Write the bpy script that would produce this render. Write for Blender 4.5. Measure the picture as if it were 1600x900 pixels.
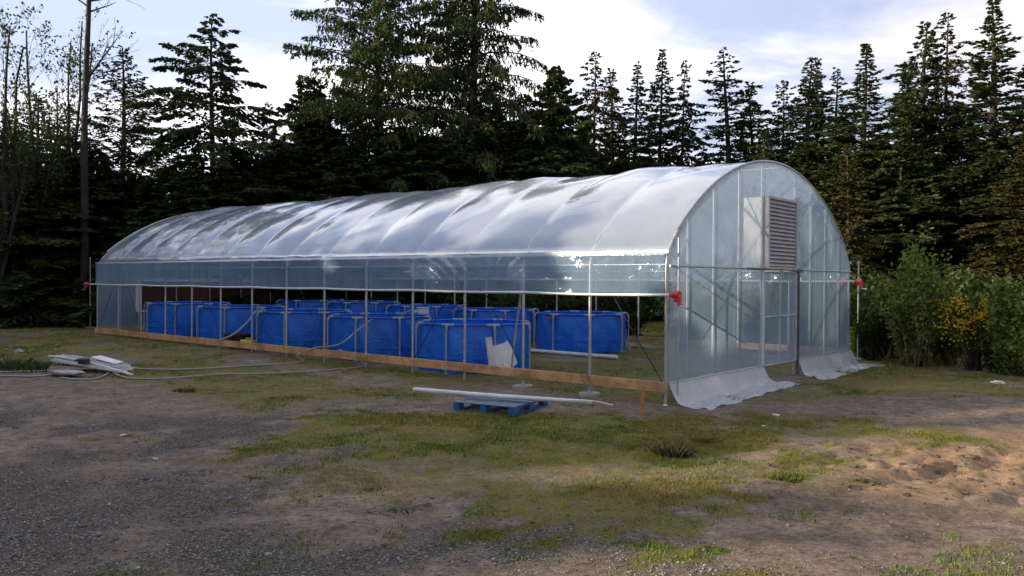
import bpy, math, random
import numpy as np
from mathutils import Vector, Matrix

random.seed(7); rng = np.random.default_rng(7)
for o in list(bpy.data.objects): bpy.data.objects.remove(o, do_unlink=True)
SC = bpy.context.scene
COL = SC.collection
R = math.radians

# ------------------------------------------------------------------ camera
CAM_H = 1.65; FPX = 1283.0; PITCH = R(-0.58); ROLL = R(0.35)
cam_d = bpy.data.cameras.new('camera'); cam = bpy.data.objects.new('camera', cam_d); COL.objects.link(cam)
cam_d.sensor_width = 36; cam_d.lens = FPX/1600*36; cam_d.clip_start = 0.1; cam_d.clip_end = 3000
CM = Matrix.Translation((0, 0, CAM_H)) @ Matrix.Rotation(R(90)+PITCH, 4, 'X') @ Matrix.Rotation(ROLL, 4, 'Z')
cam.matrix_world = CM; SC.camera = cam

# ------------------------------------------------------------------ world, sun, exposure
SUN_AZ = R(-105); SUN_EL = R(14)              # azimuth from +Y towards +X
SC.view_settings.view_transform = 'Standard'; SC.view_settings.look = 'None'
SC.view_settings.gamma = 1; SC.view_settings.exposure = 0.68
W = bpy.data.worlds.new('World'); SC.world = W; W.use_nodes = True
nt = W.node_tree; nt.nodes.clear(); N = nt.nodes.new; L = nt.links.new
def wmath(op, a, b=None, c=None):
    n = N('ShaderNodeMath'); n.operation = op
    for i, v in enumerate((a, b, c)):
        if v is None: continue
        if isinstance(v, (int, float)): n.inputs[i].default_value = v
        else: L(v, n.inputs[i])
    return n.outputs[0]
wout = N('ShaderNodeOutputWorld')
sky = N('ShaderNodeTexSky'); sky.sky_type = 'NISHITA'; sky.sun_disc = False
sky.sun_elevation = SUN_EL; sky.sun_rotation = SUN_AZ; sky.air_density = 1.3; sky.dust_density = 2.0
bg1 = N('ShaderNodeBackground'); bg1.inputs[1].default_value = 0.15; L(sky.outputs[0], bg1.inputs[0])
tc = N('ShaderNodeTexCoord'); vn = N('ShaderNodeVectorMath'); vn.operation = 'NORMALIZE'; L(tc.outputs['Generated'], vn.inputs[0])
sp = N('ShaderNodeSeparateXYZ'); L(vn.outputs[0], sp.inputs[0])
zz = wmath('ADD', wmath('MAXIMUM', sp.outputs[2], 0.0), 0.16)
cb = N('ShaderNodeCombineXYZ'); L(wmath('DIVIDE', sp.outputs[0], zz), cb.inputs[0]); L(wmath('DIVIDE', sp.outputs[1], zz), cb.inputs[1])
nz = N('ShaderNodeTexNoise'); nz.inputs['Scale'].default_value = 1.15; nz.inputs['Detail'].default_value = 7; nz.inputs['Roughness'].default_value = 0.55
nz.inputs['Distortion'].default_value = 0.35
mp = N('ShaderNodeMapping'); mp.inputs['Location'].default_value = (3.1, 0.7, 0); mp.inputs['Scale'].default_value = (0.8, 1.25, 1)
L(cb.outputs[0], mp.inputs[0]); L(mp.outputs[0], nz.inputs[0])
# glow of the bright evening clouds ahead of the camera
gd = N('ShaderNodeVectorMath'); gd.operation = 'DOT_PRODUCT'; L(vn.outputs[0], gd.inputs[0])
gaz, gel = R(-20), R(27); gd.inputs[1].default_value = (math.sin(gaz)*math.cos(gel), math.cos(gaz)*math.cos(gel), math.sin(gel))
glow = wmath('POWER', wmath('MAXIMUM', gd.outputs['Value'], 0.0), 2.2)
lum = wmath('MULTIPLY_ADD', glow, 0.68, 0.40)
mr = N('ShaderNodeMapRange'); mr.interpolation_type = 'SMOOTHSTEP'
mr.inputs['From Min'].default_value = 0.40; mr.inputs['From Max'].default_value = 0.57
mr.inputs['To Min'].default_value = 0.28; mr.inputs['To Max'].default_value = 0.97; L(nz.outputs[0], mr.inputs[0])
rampc = N('ShaderNodeMixRGB'); rampc.inputs[1].default_value = (0.74, 0.75, 0.98, 1); rampc.inputs[2].default_value = (1.0, 0.975, 0.985, 1)
mr2 = N('ShaderNodeMapRange'); mr2.inputs['From Min'].default_value = 0.42; mr2.inputs['From Max'].default_value = 0.60
L(nz.outputs[0], mr2.inputs[0]); L(mr2.outputs[0], rampc.inputs[0])
bg2 = N('ShaderNodeBackground'); L(rampc.outputs[0], bg2.inputs[0]); L(lum, bg2.inputs[1])
bg3 = N('ShaderNodeBackground'); bg3.inputs[0].default_value = (0.52, 0.66, 1.0, 1); L(wmath('MULTIPLY', lum, 0.62), bg3.inputs[1])
thin = N('ShaderNodeMixShader'); thin.inputs[0].default_value = 0.75; L(bg1.outputs[0], thin.inputs[1]); L(bg3.outputs[0], thin.inputs[2])
ms = N('ShaderNodeMixShader'); L(mr.outputs[0], ms.inputs[0]); L(thin.outputs[0], ms.inputs[1]); L(bg2.outputs[0], ms.inputs[2])
L(ms.outputs[0], wout.inputs[0])
sd = bpy.data.lights.new('sun', 'SUN'); sd.energy = 4.6; sd.angle = R(0.5); sd.color = (1.0, 0.80, 0.56)
so = bpy.data.objects.new('sun', sd); COL.objects.link(so)
SUNV = Vector((math.sin(SUN_AZ)*math.cos(SUN_EL), math.cos(SUN_AZ)*math.cos(SUN_EL), math.sin(SUN_EL)))
so.rotation_euler = SUNV.to_track_quat('Z', 'Y').to_euler()
SC.render.engine = 'CYCLES'
SC.cycles.transparent_max_bounces = 18; SC.cycles.max_bounces = 6; SC.cycles.diffuse_bounces = 3; SC.cycles.glossy_bounces = 3

# ------------------------------------------------------------------ noise
def _h(ix, iy, s):
    n = (ix.astype(np.int64)*374761393 + iy.astype(np.int64)*668265263 + s*69069) & 0x7fffffff
    n = ((n ^ (n >> 13))*1274126177) & 0x7fffffff
    return ((n ^ (n >> 16)) & 0xffff)/65535.0
def vn2(x, y, s=0):
    x = np.asarray(x, float); y = np.asarray(y, float)
    ix, iy = np.floor(x), np.floor(y); fx, fy = x-ix, y-iy
    fx = fx*fx*(3-2*fx); fy = fy*fy*(3-2*fy)
    a, b, c, d = _h(ix, iy, s), _h(ix+1, iy, s), _h(ix, iy+1, s), _h(ix+1, iy+1, s)
    return (a*(1-fx)+b*fx)*(1-fy)+(c*(1-fx)+d*fx)*fy
def fbm(x, y, s=0, oct=4, g=0.5):
    t = 0; a = 1; n = 0
    for k in range(oct):
        t = t+a*vn2(x*2**k, y*2**k, s+k*17); n += a; a *= g
    return t/n
def sst(a, b, x):
    t = np.clip((x-a)/(b-a), 0, 1); return t*t*(3-2*t)

# ------------------------------------------------------------------ greenhouse frame of reference and ground height
A = np.array([2.18, 11.6]); TD = np.array([0.6428, 0.7660]); SD = np.array([-0.7660, 0.6428])   # t across, s along
def st(x, y): return (x-A[0])*SD[0]+(y-A[1])*SD[1], (x-A[0])*TD[0]+(y-A[1])*TD[1]
def xy(s, t): return A[0]+s*SD[0]+t*TD[0], A[1]+s*SD[1]+t*TD[1]
def gbase(x, y):
    s, t = st(x, y)
    z = -0.10+0.15*sst(-1, 19, s)
    dep = sst(2, 9, np.asarray(y, float))
    return z*dep + (-0.03)*(1-dep)
def gh(x, y):
    x = np.asarray(x, float); y = np.asarray(y, float)
    z = gbase(x, y) + (fbm(x*0.35, y*0.35, 3)-0.5)*0.09
    near = 1-sst(18, 40, y)
    z = z + near*((fbm(x*1.7, y*1.7, 5)-0.5)*0.05 + (fbm(x*7, y*7, 9, 3)-0.5)*0.018)
    # churned dirt with wheel ruts at the right
    m = np.exp(-(((x-5.0)/2.4)**2+((y-7.6)/1.3)**2))
    u = (x-3)*0.80+(y-7)*0.60; v = -(x-3)*0.6+(y-7)*0.8
    rut = np.abs(((v*1.15+0.25*fbm(u*0.8, v*0.5, 31))*1.0) % 1.0-0.5)*2
    z = z + m*((fbm(u*3.0, v*6.0, 41, 5, 0.6)-0.5)*0.13 + (fbm(u*9, v*13, 43, 3, 0.7)-0.5)*0.10 - 0.085*sst(0.5, 0.85, rut))
    s, t = st(x, y)
    inside = sst(-0.3, 0.2, s)*sst(-0.4, 0.1, t)
    z = z*(1-inside) + (gbase(x, y)-0.0+ (fbm(x*2, y*2, 8)-0.5)*0.03)*inside
    return z
def gz(x, y): return float(gh(np.array([x]), np.array([y]))[0])
M3 = CM.to_3x3()
def ray(px, py):
    return M3 @ Vector(((px-800)/FPX, -(py-450)/FPX, -1))
def gp(px, py, h=0.0):
    d = ray(px, py); z = -0.05
    for _ in range(8):
        k = (z+h-CAM_H)/d.z; p = (d.x*k, d.y*k); z = gz(*p)
    return Vector((p[0], p[1], z+h))
def dp(px, py, depth):
    d = ray(px, py); k = depth/d.y; return Vector((d.x*k, depth, CAM_H+d.z*k))
def toG(v):     # world -> greenhouse local
    s, t = st(v[0], v[1]); return Vector((t, s, v[2]))

# ------------------------------------------------------------------ mesh helpers
def rawmesh(name, verts, faces, col=None, smooth=False, tint=None):
    me = bpy.data.meshes.new(name); verts = np.asarray(verts, np.float32); faces = np.asarray(faces, np.int32)
    nv, nf, k = len(verts), len(faces), faces.shape[1]
    me.vertices.add(nv); me.vertices.foreach_set('co', verts.ravel())
    me.loops.add(nf*k); me.loops.foreach_set('vertex_index', faces.ravel())
    me.polygons.add(nf); me.polygons.foreach_set('loop_start', np.arange(nf, dtype=np.int32)*k)
    try: me.polygons.foreach_set('loop_total', np.full(nf, k, np.int32))
    except Exception: pass
    me.update(calc_edges=True); me.validate()
    if smooth: me.shade_smooth()
    if col is not None:
        a = me.color_attributes.new('col', 'FLOAT_COLOR', 'POINT')
        c = np.ones((nv, 4), np.float32); c[:, :3] = col; a.data.foreach_set('color', c.ravel())
    if tint is not None:
        a = me.attributes.new('tint', 'FLOAT', 'POINT'); a.data.foreach_set('value', np.asarray(tint, np.float32))
    return me
def link(name, me, mat, parent=None):
    o = bpy.data.objects.new(name, me); COL.objects.link(o)
    if mat is not None and len(me.materials) == 0: me.materials.append(mat)
    if parent is not None: o.parent = parent
    return o
def grid_faces(nu, nv, closed_u=False):
    i = np.arange(nu if closed_u else nu-1); j = np.arange(nv-1)
    I, J = np.meshgrid(i, j, indexing='ij'); I2 = (I+1) % nu
    return np.stack([I*nv+J, I2*nv+J, I2*nv+J+1, I*nv+J+1], -1).reshape(-1, 4)
class MB:
    def __init__(s): s.v = []; s.f = []; s.sm = []
    def add(s, verts, faces, smooth=False):
        b = len(s.v); s.v += [tuple(v) for v in verts]; s.f += [tuple(int(i)+b for i in f) for f in faces]; s.sm += [smooth]*len(faces)
    def box(s, c, size, rot=None, bev=0.0):
        hx, hy, hz = [q/2 for q in size]; rot = rot or Matrix.Identity(3); c = Vector(c)
        if bev <= 0:
            vs = [rot @ Vector((x*hx, y*hy, z*hz))+c for x in (-1, 1) for y in (-1, 1) for z in (-1, 1)]
            s.add(vs, [(0, 1, 3, 2), (4, 6, 7, 5), (0, 4, 5, 1), (2, 3, 7, 6), (0, 2, 6, 4), (1, 5, 7, 3)])
        else:
            import bmesh
            bm = bmesh.new(); bmesh.ops.create_cube(bm, size=1)
            for v in bm.verts: v.co = Vector((v.co.x*size[0], v.co.y*size[1], v.co.z*size[2]))
            bmesh.ops.bevel(bm, geom=bm.edges[:], offset=bev, segments=1, affect='EDGES')
            bm.verts.index_update()
            s.add([rot @ v.co+c for v in bm.verts], [[v.index for v in f.verts] for f in bm.faces]); bm.free()
    def bar(s, a, b, w, h, up=(0, 0, 1), bev=0):
        a, b = Vector(a), Vector(b); y = (b-a); l = y.length; y.normalize(); x = y.cross(Vector(up)).normalized(); z = x.cross(y)
        s.box((a+b)/2, (w, l, h), Matrix((x, y, z)).transposed(), bev)
    def tube(s, pts, r, n=8, caps=True):
        pts = [Vector(p) for p in pts]; m = len(pts); rr = r if hasattr(r, '__len__') else [r]*m
        t0 = (pts[1]-pts[0]).normalized(); x = t0.orthogonal().normalized(); vs = []
        for i, p in enumerate(pts):
            t = (pts[min(i+1, m-1)]-pts[max(i-1, 0)]).normalized()
            x = (x-t*x.dot(t)).normalized(); y = t.cross(x)
            for k in range(n):
                a = 2*math.pi*k/n; vs.append(p+(x*math.cos(a)+y*math.sin(a))*rr[i])
        fs = [(i*n+k, i*n+(k+1) % n, (i+1)*n+(k+1) % n, (i+1)*n+k) for i in range(m-1) for k in range(n)]
        s.add(vs, fs, True)
        if caps:
            s.add(vs[:n], [tuple(range(n-1, -1, -1))]); s.add(vs[-n:], [tuple(range(n))])
    def prism(s, poly, z0, z1, M=None):
        n = len(poly); M = M or Matrix.Identity(4)
        vs = [M @ Vector((p[0], p[1], z0)) for p in poly]+[M @ Vector((p[0], p[1], z1)) for p in poly]
        s.add(vs, [tuple(range(n-1, -1, -1)), tuple(range(n, 2*n))]+[(i, (i+1) % n, (i+1) % n+n, i+n) for i in range(n)])
    def build(s, name, mat, parent=None):
        me = bpy.data.meshes.new(name); me.from_pydata([tuple(v) for v in s.v], [], s.f); me.update()
        me.polygons.foreach_set('use_smooth', s.sm)
        return link(name, me, mat, parent)
def spline(pts, n=8):
    pts = [Vector(p) for p in pts]; P = [pts[0]]+pts+[pts[-1]]; out = []
    for i in range(1, len(P)-2):
        a, b, c, d = P[i-1:i+3]
        for k in range(n):
            t = k/n
            out.append(0.5*((2*b)+(c-a)*t+(2*a-5*b+4*c-d)*t*t+(3*b-a-3*c+d)*t**3))
    out.append(pts[-1]); return out
def tag(o, label=None, cat=None, group=None, kind=None):
    if label: o['label'] = label
    if cat: o['category'] = cat
    if group: o['group'] = group
    if kind: o['kind'] = kind
    return o
def empty(name, loc, rz=0, scale=(1, 1, 1)):
    o = bpy.data.objects.new(name, None); COL.objects.link(o); o.location = loc; o.rotation_euler = (0, 0, rz); o.scale = scale
    o.empty_display_size = 0.2; return o
def copy_tree(o, parent=None):
    c = o.copy(); COL.objects.link(c)
    if parent is not None: c.parent = parent
    for ch in list(o.children): copy_tree(ch, c)
    return c

# ------------------------------------------------------------------ materials
class MT:
    def __init__(s, name):
        s.m = bpy.data.materials.new(name); s.m.use_nodes = True; s.t = s.m.node_tree; s.t.nodes.clear()
        s.out = s.t.nodes.new('ShaderNodeOutputMaterial')
    def n(s, typ, **kw):
        x = s.t.nodes.new(typ)
        for k, v in kw.items():
            if k.startswith('i_'):
                key = k[2:]; key = int(key) if key.isdigit() else key.replace('_', ' ')
                if hasattr(v, 'is_output') or isinstance(v, bpy.types.NodeSocket): s.t.links.new(v, x.inputs[key])
                else: x.inputs[key].default_value = v
            else: setattr(x, k, v)
        return x
    def l(s, a, b): s.t.links.new(a, b)
    def noise(s, scale, detail=4, rough=0.55, vec=None, dist=0):
        x = s.n('ShaderNodeTexNoise', i_Scale=scale, i_Detail=detail, i_Roughness=rough, i_Distortion=dist)
        if vec is None: vec = s.n('ShaderNodeTexCoord').outputs['Object']
        s.l(vec, x.inputs['Vector']); return x.outputs['Fac']
    def ramp(s, fac, stops):
        x = s.n('ShaderNodeValToRGB'); s.l(fac, x.inputs[0]); e = x.color_ramp.elements
        while len(e) > len(stops): e.remove(e[-1])
        while len(e) < len(stops): e.new(0.5)
        for q, (p, c) in zip(e, stops): q.position = p; q.color = (c if hasattr(c, '__len__') else (c, c, c))+((1,) if hasattr(c, '__len__') and len(c) == 3 else ()) if hasattr(c, '__len__') else (c, c, c, 1)
        return x.outputs[0]
    def mix(s, f, a, b, typ='MIX'):
        x = s.n('ShaderNodeMixRGB', blend_type=typ)
        for i, v in enumerate((f, a, b)):
            if isinstance(v, bpy.types.NodeSocket): s.l(v, x.inputs[i])
            elif hasattr(v, '__len__'): x.inputs[i].default_value = tuple(v)+((1,) if len(v) == 3 else ())
            else: x.inputs[i].default_value = v if i == 0 else (v, v, v, 1)
        return x.outputs[0]
    def math(s, op, a, b=0.0, c=None):
        x = s.n('ShaderNodeMath', operation=op)
        for i, v in enumerate((a, b, c)):
            if v is None: continue
            if isinstance(v, bpy.types.NodeSocket): s.l(v, x.inputs[i])
            else: x.inputs[i].default_value = v
        return x.outputs[0]
    def bump(s, h, strength=0.5, dist=0.02, normal=None):
        x = s.n('ShaderNodeBump', i_Strength=strength, i_Distance=dist); s.l(h, x.inputs['Height'])
        if normal is not None: s.l(normal, x.inputs['Normal'])
        return x.outputs[0]
    def pbr(s, col, rough=0.5, metal=0.0, normal=None, spec=0.5, **kw):
        x = s.n('ShaderNodeBsdfPrincipled')
        for k, v in (('Base Color', col), ('Roughness', rough), ('Metallic', metal), ('Specular IOR Level', spec)):
            if isinstance(v, bpy.types.NodeSocket): s.l(v, x.inputs[k])
            elif hasattr(v, '__len__'): x.inputs[k].default_value = tuple(v)+((1,) if len(v) == 3 else ())
            else: x.inputs[k].default_value = v
        if normal is not None: s.l(normal, x.inputs['Normal'])
        for k, v in kw.items(): x.inputs[k.replace('_', ' ')].default_value = v
        s.l(x.outputs[0], s.out.inputs[0]); return x
def simple(name, c1, c2, rough=0.6, metal=0.0, scale=8.0, bump=0.15, bscale=40.0, bd=0.003):
    t = MT(name); n = t.noise(scale, 5); c = t.ramp(n, [(0.3, c1), (0.7, c2)])
    r = t.ramp(t.noise(scale*1.7, 3), [(0.3, max(rough-0.12, 0.05)), (0.7, min(rough+0.12, 1))])
    t.pbr(c, r, metal, t.bump(t.noise(bscale, 3), bump, bd)); return t.m
MAT = {}
MAT['galv'] = simple('galvanised_steel', (0.42, 0.43, 0.46), (0.60, 0.61, 0.64), 0.42, 0.75, 14)
MAT['galv_dark'] = simple('weathered_steel', (0.10, 0.10, 0.11), (0.20, 0.20, 0.22), 0.5, 0.6, 14)
MAT['white_pvc'] = simple('white_pvc', (0.55, 0.56, 0.62), (0.74, 0.74, 0.80), 0.35, 0, 5)
MAT['tube_white'] = simple('pale_painted_tube', (0.60, 0.70, 0.76), (0.72, 0.80, 0.86), 0.35, 0.1, 5)
MAT['red'] = simple('red_gear_paint', (0.55, 0.02, 0.03), (0.65, 0.04, 0.05), 0.35, 0, 20)
MAT['strap'] = simple('dark_strap', (0.015, 0.018, 0.025), (0.03, 0.03, 0.04), 0.8, 0, 30)
MAT['clod'] = simple('earth_clod', (0.05, 0.038, 0.03), (0.17, 0.13, 0.10), 0.95, 0, 20, 0.6, 60)
MAT['concrete'] = simple('footing_concrete', (0.28, 0.27, 0.26), (0.42, 0.41, 0.40), 0.9, 0, 12, 0.5, 60)
MAT['hose'] = simple('grey_green_hose', (0.25, 0.28, 0.27), (0.36, 0.38, 0.37), 0.5, 0, 6)
MAT['hose_pale'] = simple('pale_hose', (0.24, 0.24, 0.25), (0.36, 0.36, 0.39), 0.45, 0, 6)
MAT['yellow'] = simple('yellow_plastic', (0.60, 0.50, 0.01), (0.70, 0.60, 0.02), 0.4, 0, 9)
MAT['dark_plastic'] = simple('dark_plastic', (0.012, 0.016, 0.024), (0.03, 0.035, 0.045), 0.45, 0, 9)
MAT['pallet'] = simple('blue_pallet_paint', (0.01, 0.08, 0.26), (0.02, 0.14, 0.36), 0.6, 0, 6, 0.4, 50)
MAT['pallet_top'] = simple('worn_blue_deck_paint', (0.08, 0.16, 0.28), (0.22, 0.27, 0.34), 0.6, 0, 9, 0.4, 50)
MAT['fan_box'] = simple('pale_sheet_metal', (0.72, 0.72, 0.71), (0.86, 0.85, 0.83), 0.45, 0.1, 2.5, 0.1, 8)
MAT['louver'] = simple('aluminium_louver', (0.42, 0.41, 0.44), (0.55, 0.53, 0.56), 0.5, 0.1, 6)
MAT['pad'] = simple('brown_cooling_pad', (0.060, 0.018, 0.010), (0.11, 0.032, 0.018), 0.9, 0, 30, 0.6, 120, 0.01)
MAT['post_white'] = simple('white_powder_coat', (0.28, 0.33, 0.42), (0.42, 0.46, 0.54), 0.35, 0.1, 10)
MAT['litter'] = simple('white_litter', (0.7, 0.7, 0.72), (0.85, 0.85, 0.86), 0.5, 0, 20)
def wood(name, c1, c2):
    t = MT(name); tcn = t.n('ShaderNodeTexCoord').outputs['Object']
    mpn = t.n('ShaderNodeMapping'); mpn.inputs['Scale'].default_value = (6, 0.35, 14); t.l(tcn, mpn.inputs[0])
    g = t.noise(5, 6, 0.6, mpn.outputs[0], 0.6); c = t.ramp(g, [(0.3, c1), (0.7, c2)])
    kn = t.n('ShaderNodeTexVoronoi', i_Scale=3.0); t.l(tcn, kn.inputs['Vector'])
    k = t.ramp(kn.outputs['Distance'], [(0.03, 1.0), (0.09, 0.0)])
    c = t.mix(k, c, (c1[0]*0.35, c1[1]*0.3, c1[2]*0.3))
    st_ = t.ramp(t.noise(2.2, 6, 0.7, tcn, 0.8), [(0.36, 0.50), (0.58, 1.0)]); c = t.mix(1.0, c, st_, 'MULTIPLY')
    t.pbr(c, 0.75, 0, t.bump(g, 0.3, 0.004)); return t.m
MAT['board'] = wood('fresh_fir_board', (0.56, 0.31, 0.14), (0.74, 0.46, 0.25))
MAT['stake'] = wood('orange_stake_wood', (0.34, 0.15, 0.05), (0.46, 0.22, 0.08))
MAT['grey_wood'] = wood('old_tan_wood', (0.22, 0.16, 0.11), (0.34, 0.26, 0.19))

def film(name, haze, tintc, gloss=1.0, rough=0.05, bs=1.0, scale=(1, 1, 1), refl0=0.08, wr=0.35):
    """thin polythene sheet: clear, milky and mirror-like at a glance, wrinkled"""
    t = MT(name); oc = t.n('ShaderNodeTexCoord').outputs['Object']
    mpn = t.n('ShaderNodeMapping'); mpn.inputs['Scale'].default_value = scale; t.l(oc, mpn.inputs[0])
    h1 = t.noise(1.1, 3, 0.5, mpn.outputs[0], 0.8); h2 = t.noise(5.0, 4, 0.6, mpn.outputs[0], 1.2)
    h = t.math('ADD', t.math('MULTIPLY', h1, 1.0), t.math('MULTIPLY', h2, wr))
    nb = t.bump(h, bs, 0.05)
    lw = t.n('ShaderNodeLayerWeight', i_Blend=0.5); t.l(nb, lw.inputs['Normal'])
    f = t.math('POWER', lw.outputs['Facing'], 3.0)
    f = t.math('MULTIPLY_ADD', f, gloss, refl0)
    f = t.math('MINIMUM', f, 0.92)
    tr = t.n('ShaderNodeBsdfTransparent', i_Color=(0.93, 0.96, 0.98, 1))
    df = t.n('ShaderNodeBsdfDiffuse', i_Color=tintc+(1,)); t.l(nb, df.inputs['Normal'])
    tl = t.n('ShaderNodeBsdfTranslucent', i_Color=tintc+(1,)); t.l(nb, tl.inputs['Normal'])
    d2 = t.n('ShaderNodeMixShader'); d2.inputs[0].default_value = 0.5; t.l(df.outputs[0], d2.inputs[1]); t.l(tl.outputs[0], d2.inputs[2])
    hz = t.n('ShaderNodeMixShader'); t.l(tr.outputs[0], hz.inputs[1]); t.l(d2.outputs[0], hz.inputs[2])
    lw2 = t.n('ShaderNodeLayerWeight', i_Blend=0.5)
    hv = t.math('MULTIPLY_ADD', t.math('POWER', lw2.outputs['Facing'], 3.0), 0.35, haze)
    hv = t.math('MULTIPLY', hv, t.math('MULTIPLY_ADD', h1, 0.5, 0.75)); t.l(t.math('MINIMUM', hv, 0.95), hz.inputs[0])
    gl = t.n('ShaderNodeBsdfAnisotropic' if False else 'ShaderNodeBsdfGlossy', i_Roughness=rough, i_Color=(0.95, 0.97, 1, 1)); t.l(nb, gl.inputs['Normal'])
    mx = t.n('ShaderNodeMixShader'); t.l(f, mx.inputs[0]); t.l(hz.outputs[0], mx.inputs[1]); t.l(gl.outputs[0], mx.inputs[2])
    t.l(mx.outputs[0], t.out.inputs[0]); return t.m
MAT['roof_film'] = film('clear_roof_polythene', 0.50, (0.68, 0.82, 1.0), 0.78, 0.085, 0.24, (1, 1, 1), 0.10, 0.15)
MAT['side_film'] = film('clear_side_polythene', 0.42, (0.48, 0.70, 1.0), 0.85, 0.07, 0.8, (1, 1, 0.6), 0.07, 0.3)
MAT['end_film'] = film('clear_end_polythene', 0.47, (0.55, 0.76, 1.0), 0.85, 0.10, 0.35, (0.9, 1, 1.1), 0.08, 0.25)
MAT['skirt_film'] = film('loose_polythene', 0.80, (0.88, 0.94, 1.0), 0.6, 0.25, 0.5, (2, 2, 2), 0.08, 0.5)
MAT['milky'] = film('milky_plastic', 0.80, (0.74, 0.76, 0.82), 0.4, 0.2, 0.4, (2, 2, 2), 0.05, 0.3)

t = MT('blue_tarpaulin'); oc = t.n('ShaderNodeTexCoord').outputs['Object']
n1 = t.noise(2.2, 4, 0.5, oc, 1.0); n2 = t.noise(9, 3, 0.5, oc, 0.4)
c = t.ramp(n1, [(0.3, (0.006, 0.12, 0.66)), (0.7, (0.016, 0.20, 0.90))])
oi = t.n('ShaderNodeObjectInfo').outputs['Random']; c = t.mix(t.math('MULTIPLY', oi, 0.35), c, (0.012, 0.10, 0.46))
stn = t.ramp(t.noise(3.5, 5, 0.7, oc, 1.5), [(0.52, 0.0), (0.72, 0.35)]); c = t.mix(stn, c, (0.03, 0.13, 0.42))
wv = t.n('ShaderNodeTexNoise', i_Scale=3.0, i_Detail=3, i_Distortion=2.5); t.l(oc, wv.inputs['Vector']); cre = t.math('ABSOLUTE', t.math('SUBTRACT', wv.outputs['Fac'], 0.5))
t.pbr(c, t.ramp(n2, [(0.3, 0.24), (0.7, 0.42)]), 0, t.bump(t.math('ADD', n1, t.math('MULTIPLY', cre, 1.0)), 0.40, 0.06)); MAT['tarp'] = t.m

def leafmat(name, dark, light, trans=0.3, rough=0.65):
    t = MT(name); at = t.n('ShaderNodeAttribute', attribute_name='tint').outputs['Fac']
    oi = t.n('ShaderNodeObjectInfo').outputs['Random']
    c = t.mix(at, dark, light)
    v = t.math('MULTIPLY_ADD', oi, 0.5, 0.75); cc = t.n('ShaderNodeCombineXYZ')
    for i in range(3): t.l(v, cc.inputs[i])
    c = t.mix(1.0, c, cc.outputs[0], 'MULTIPLY')
    df = t.n('ShaderNodeBsdfDiffuse'); t.l(c, df.inputs[0]); tl = t.n('ShaderNodeBsdfTranslucent'); t.l(t.mix(1.0, c, (1.2, 1.3, 0.7), 'MULTIPLY'), tl.inputs[0])
    m1 = t.n('ShaderNodeMixShader'); m1.inputs[0].default_value = trans; t.l(df.outputs[0], m1.inputs[1]); t.l(tl.outputs[0], m1.inputs[2])
    gl = t.n('ShaderNodeBsdfGlossy', i_Roughness=rough, i_Color=(0.5, 0.5, 0.5, 1))
    m2 = t.n('ShaderNodeMixShader'); m2.inputs[0].default_value = 0.03; t.l(m1.outputs[0], m2.inputs[1]); t.l(gl.outputs[0], m2.inputs[2])
    t.l(m2.outputs[0], t.out.inputs[0]); return t.m
MAT['needle'] = leafmat('fir_needles', (0.024, 0.043, 0.018), (0.080, 0.110, 0.036), 0.28)
MAT['needle_warm'] = leafmat('sun_tinted_fir_needles', (0.030, 0.029, 0.011), (0.095, 0.085, 0.028), 0.2)  # needle colour browned to paint in the warm tinge of the low sun
MAT['needle_blue'] = leafmat('cool_cedar_foliage', (0.024, 0.045, 0.022), (0.070, 0.102, 0.038), 0.28)
MAT['leaf'] = leafmat('broad_leaves', (0.04, 0.080, 0.018), (0.30, 0.38, 0.10), 0.4)
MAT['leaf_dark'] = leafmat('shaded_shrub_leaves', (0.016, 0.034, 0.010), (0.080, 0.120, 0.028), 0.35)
MAT['leaf_yellow'] = leafmat('yellow_broom_flowers', (0.35, 0.22, 0.01), (0.62, 0.45, 0.02), 0.3)
MAT['dry'] = leafmat('dry_stalks', (0.12, 0.08, 0.035), (0.30, 0.22, 0.11), 0.2)
MAT['bark'] = simple('conifer_bark', (0.035, 0.028, 0.022), (0.09, 0.075, 0.06), 0.95, 0, 3, 0.8, 14, 0.03)
MAT['bark_grey'] = simple('grey_dead_wood', (0.022, 0.019, 0.018), (0.055, 0.047, 0.044), 0.95, 0, 3, 0.8, 14, 0.03)
t = MT('vertex_tinted_ground_cover'); t.pbr(t.n('ShaderNodeAttribute', attribute_name='col').outputs['Color'], 0.85, 0, None, 0.2); MAT['cover'] = t.m
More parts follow.
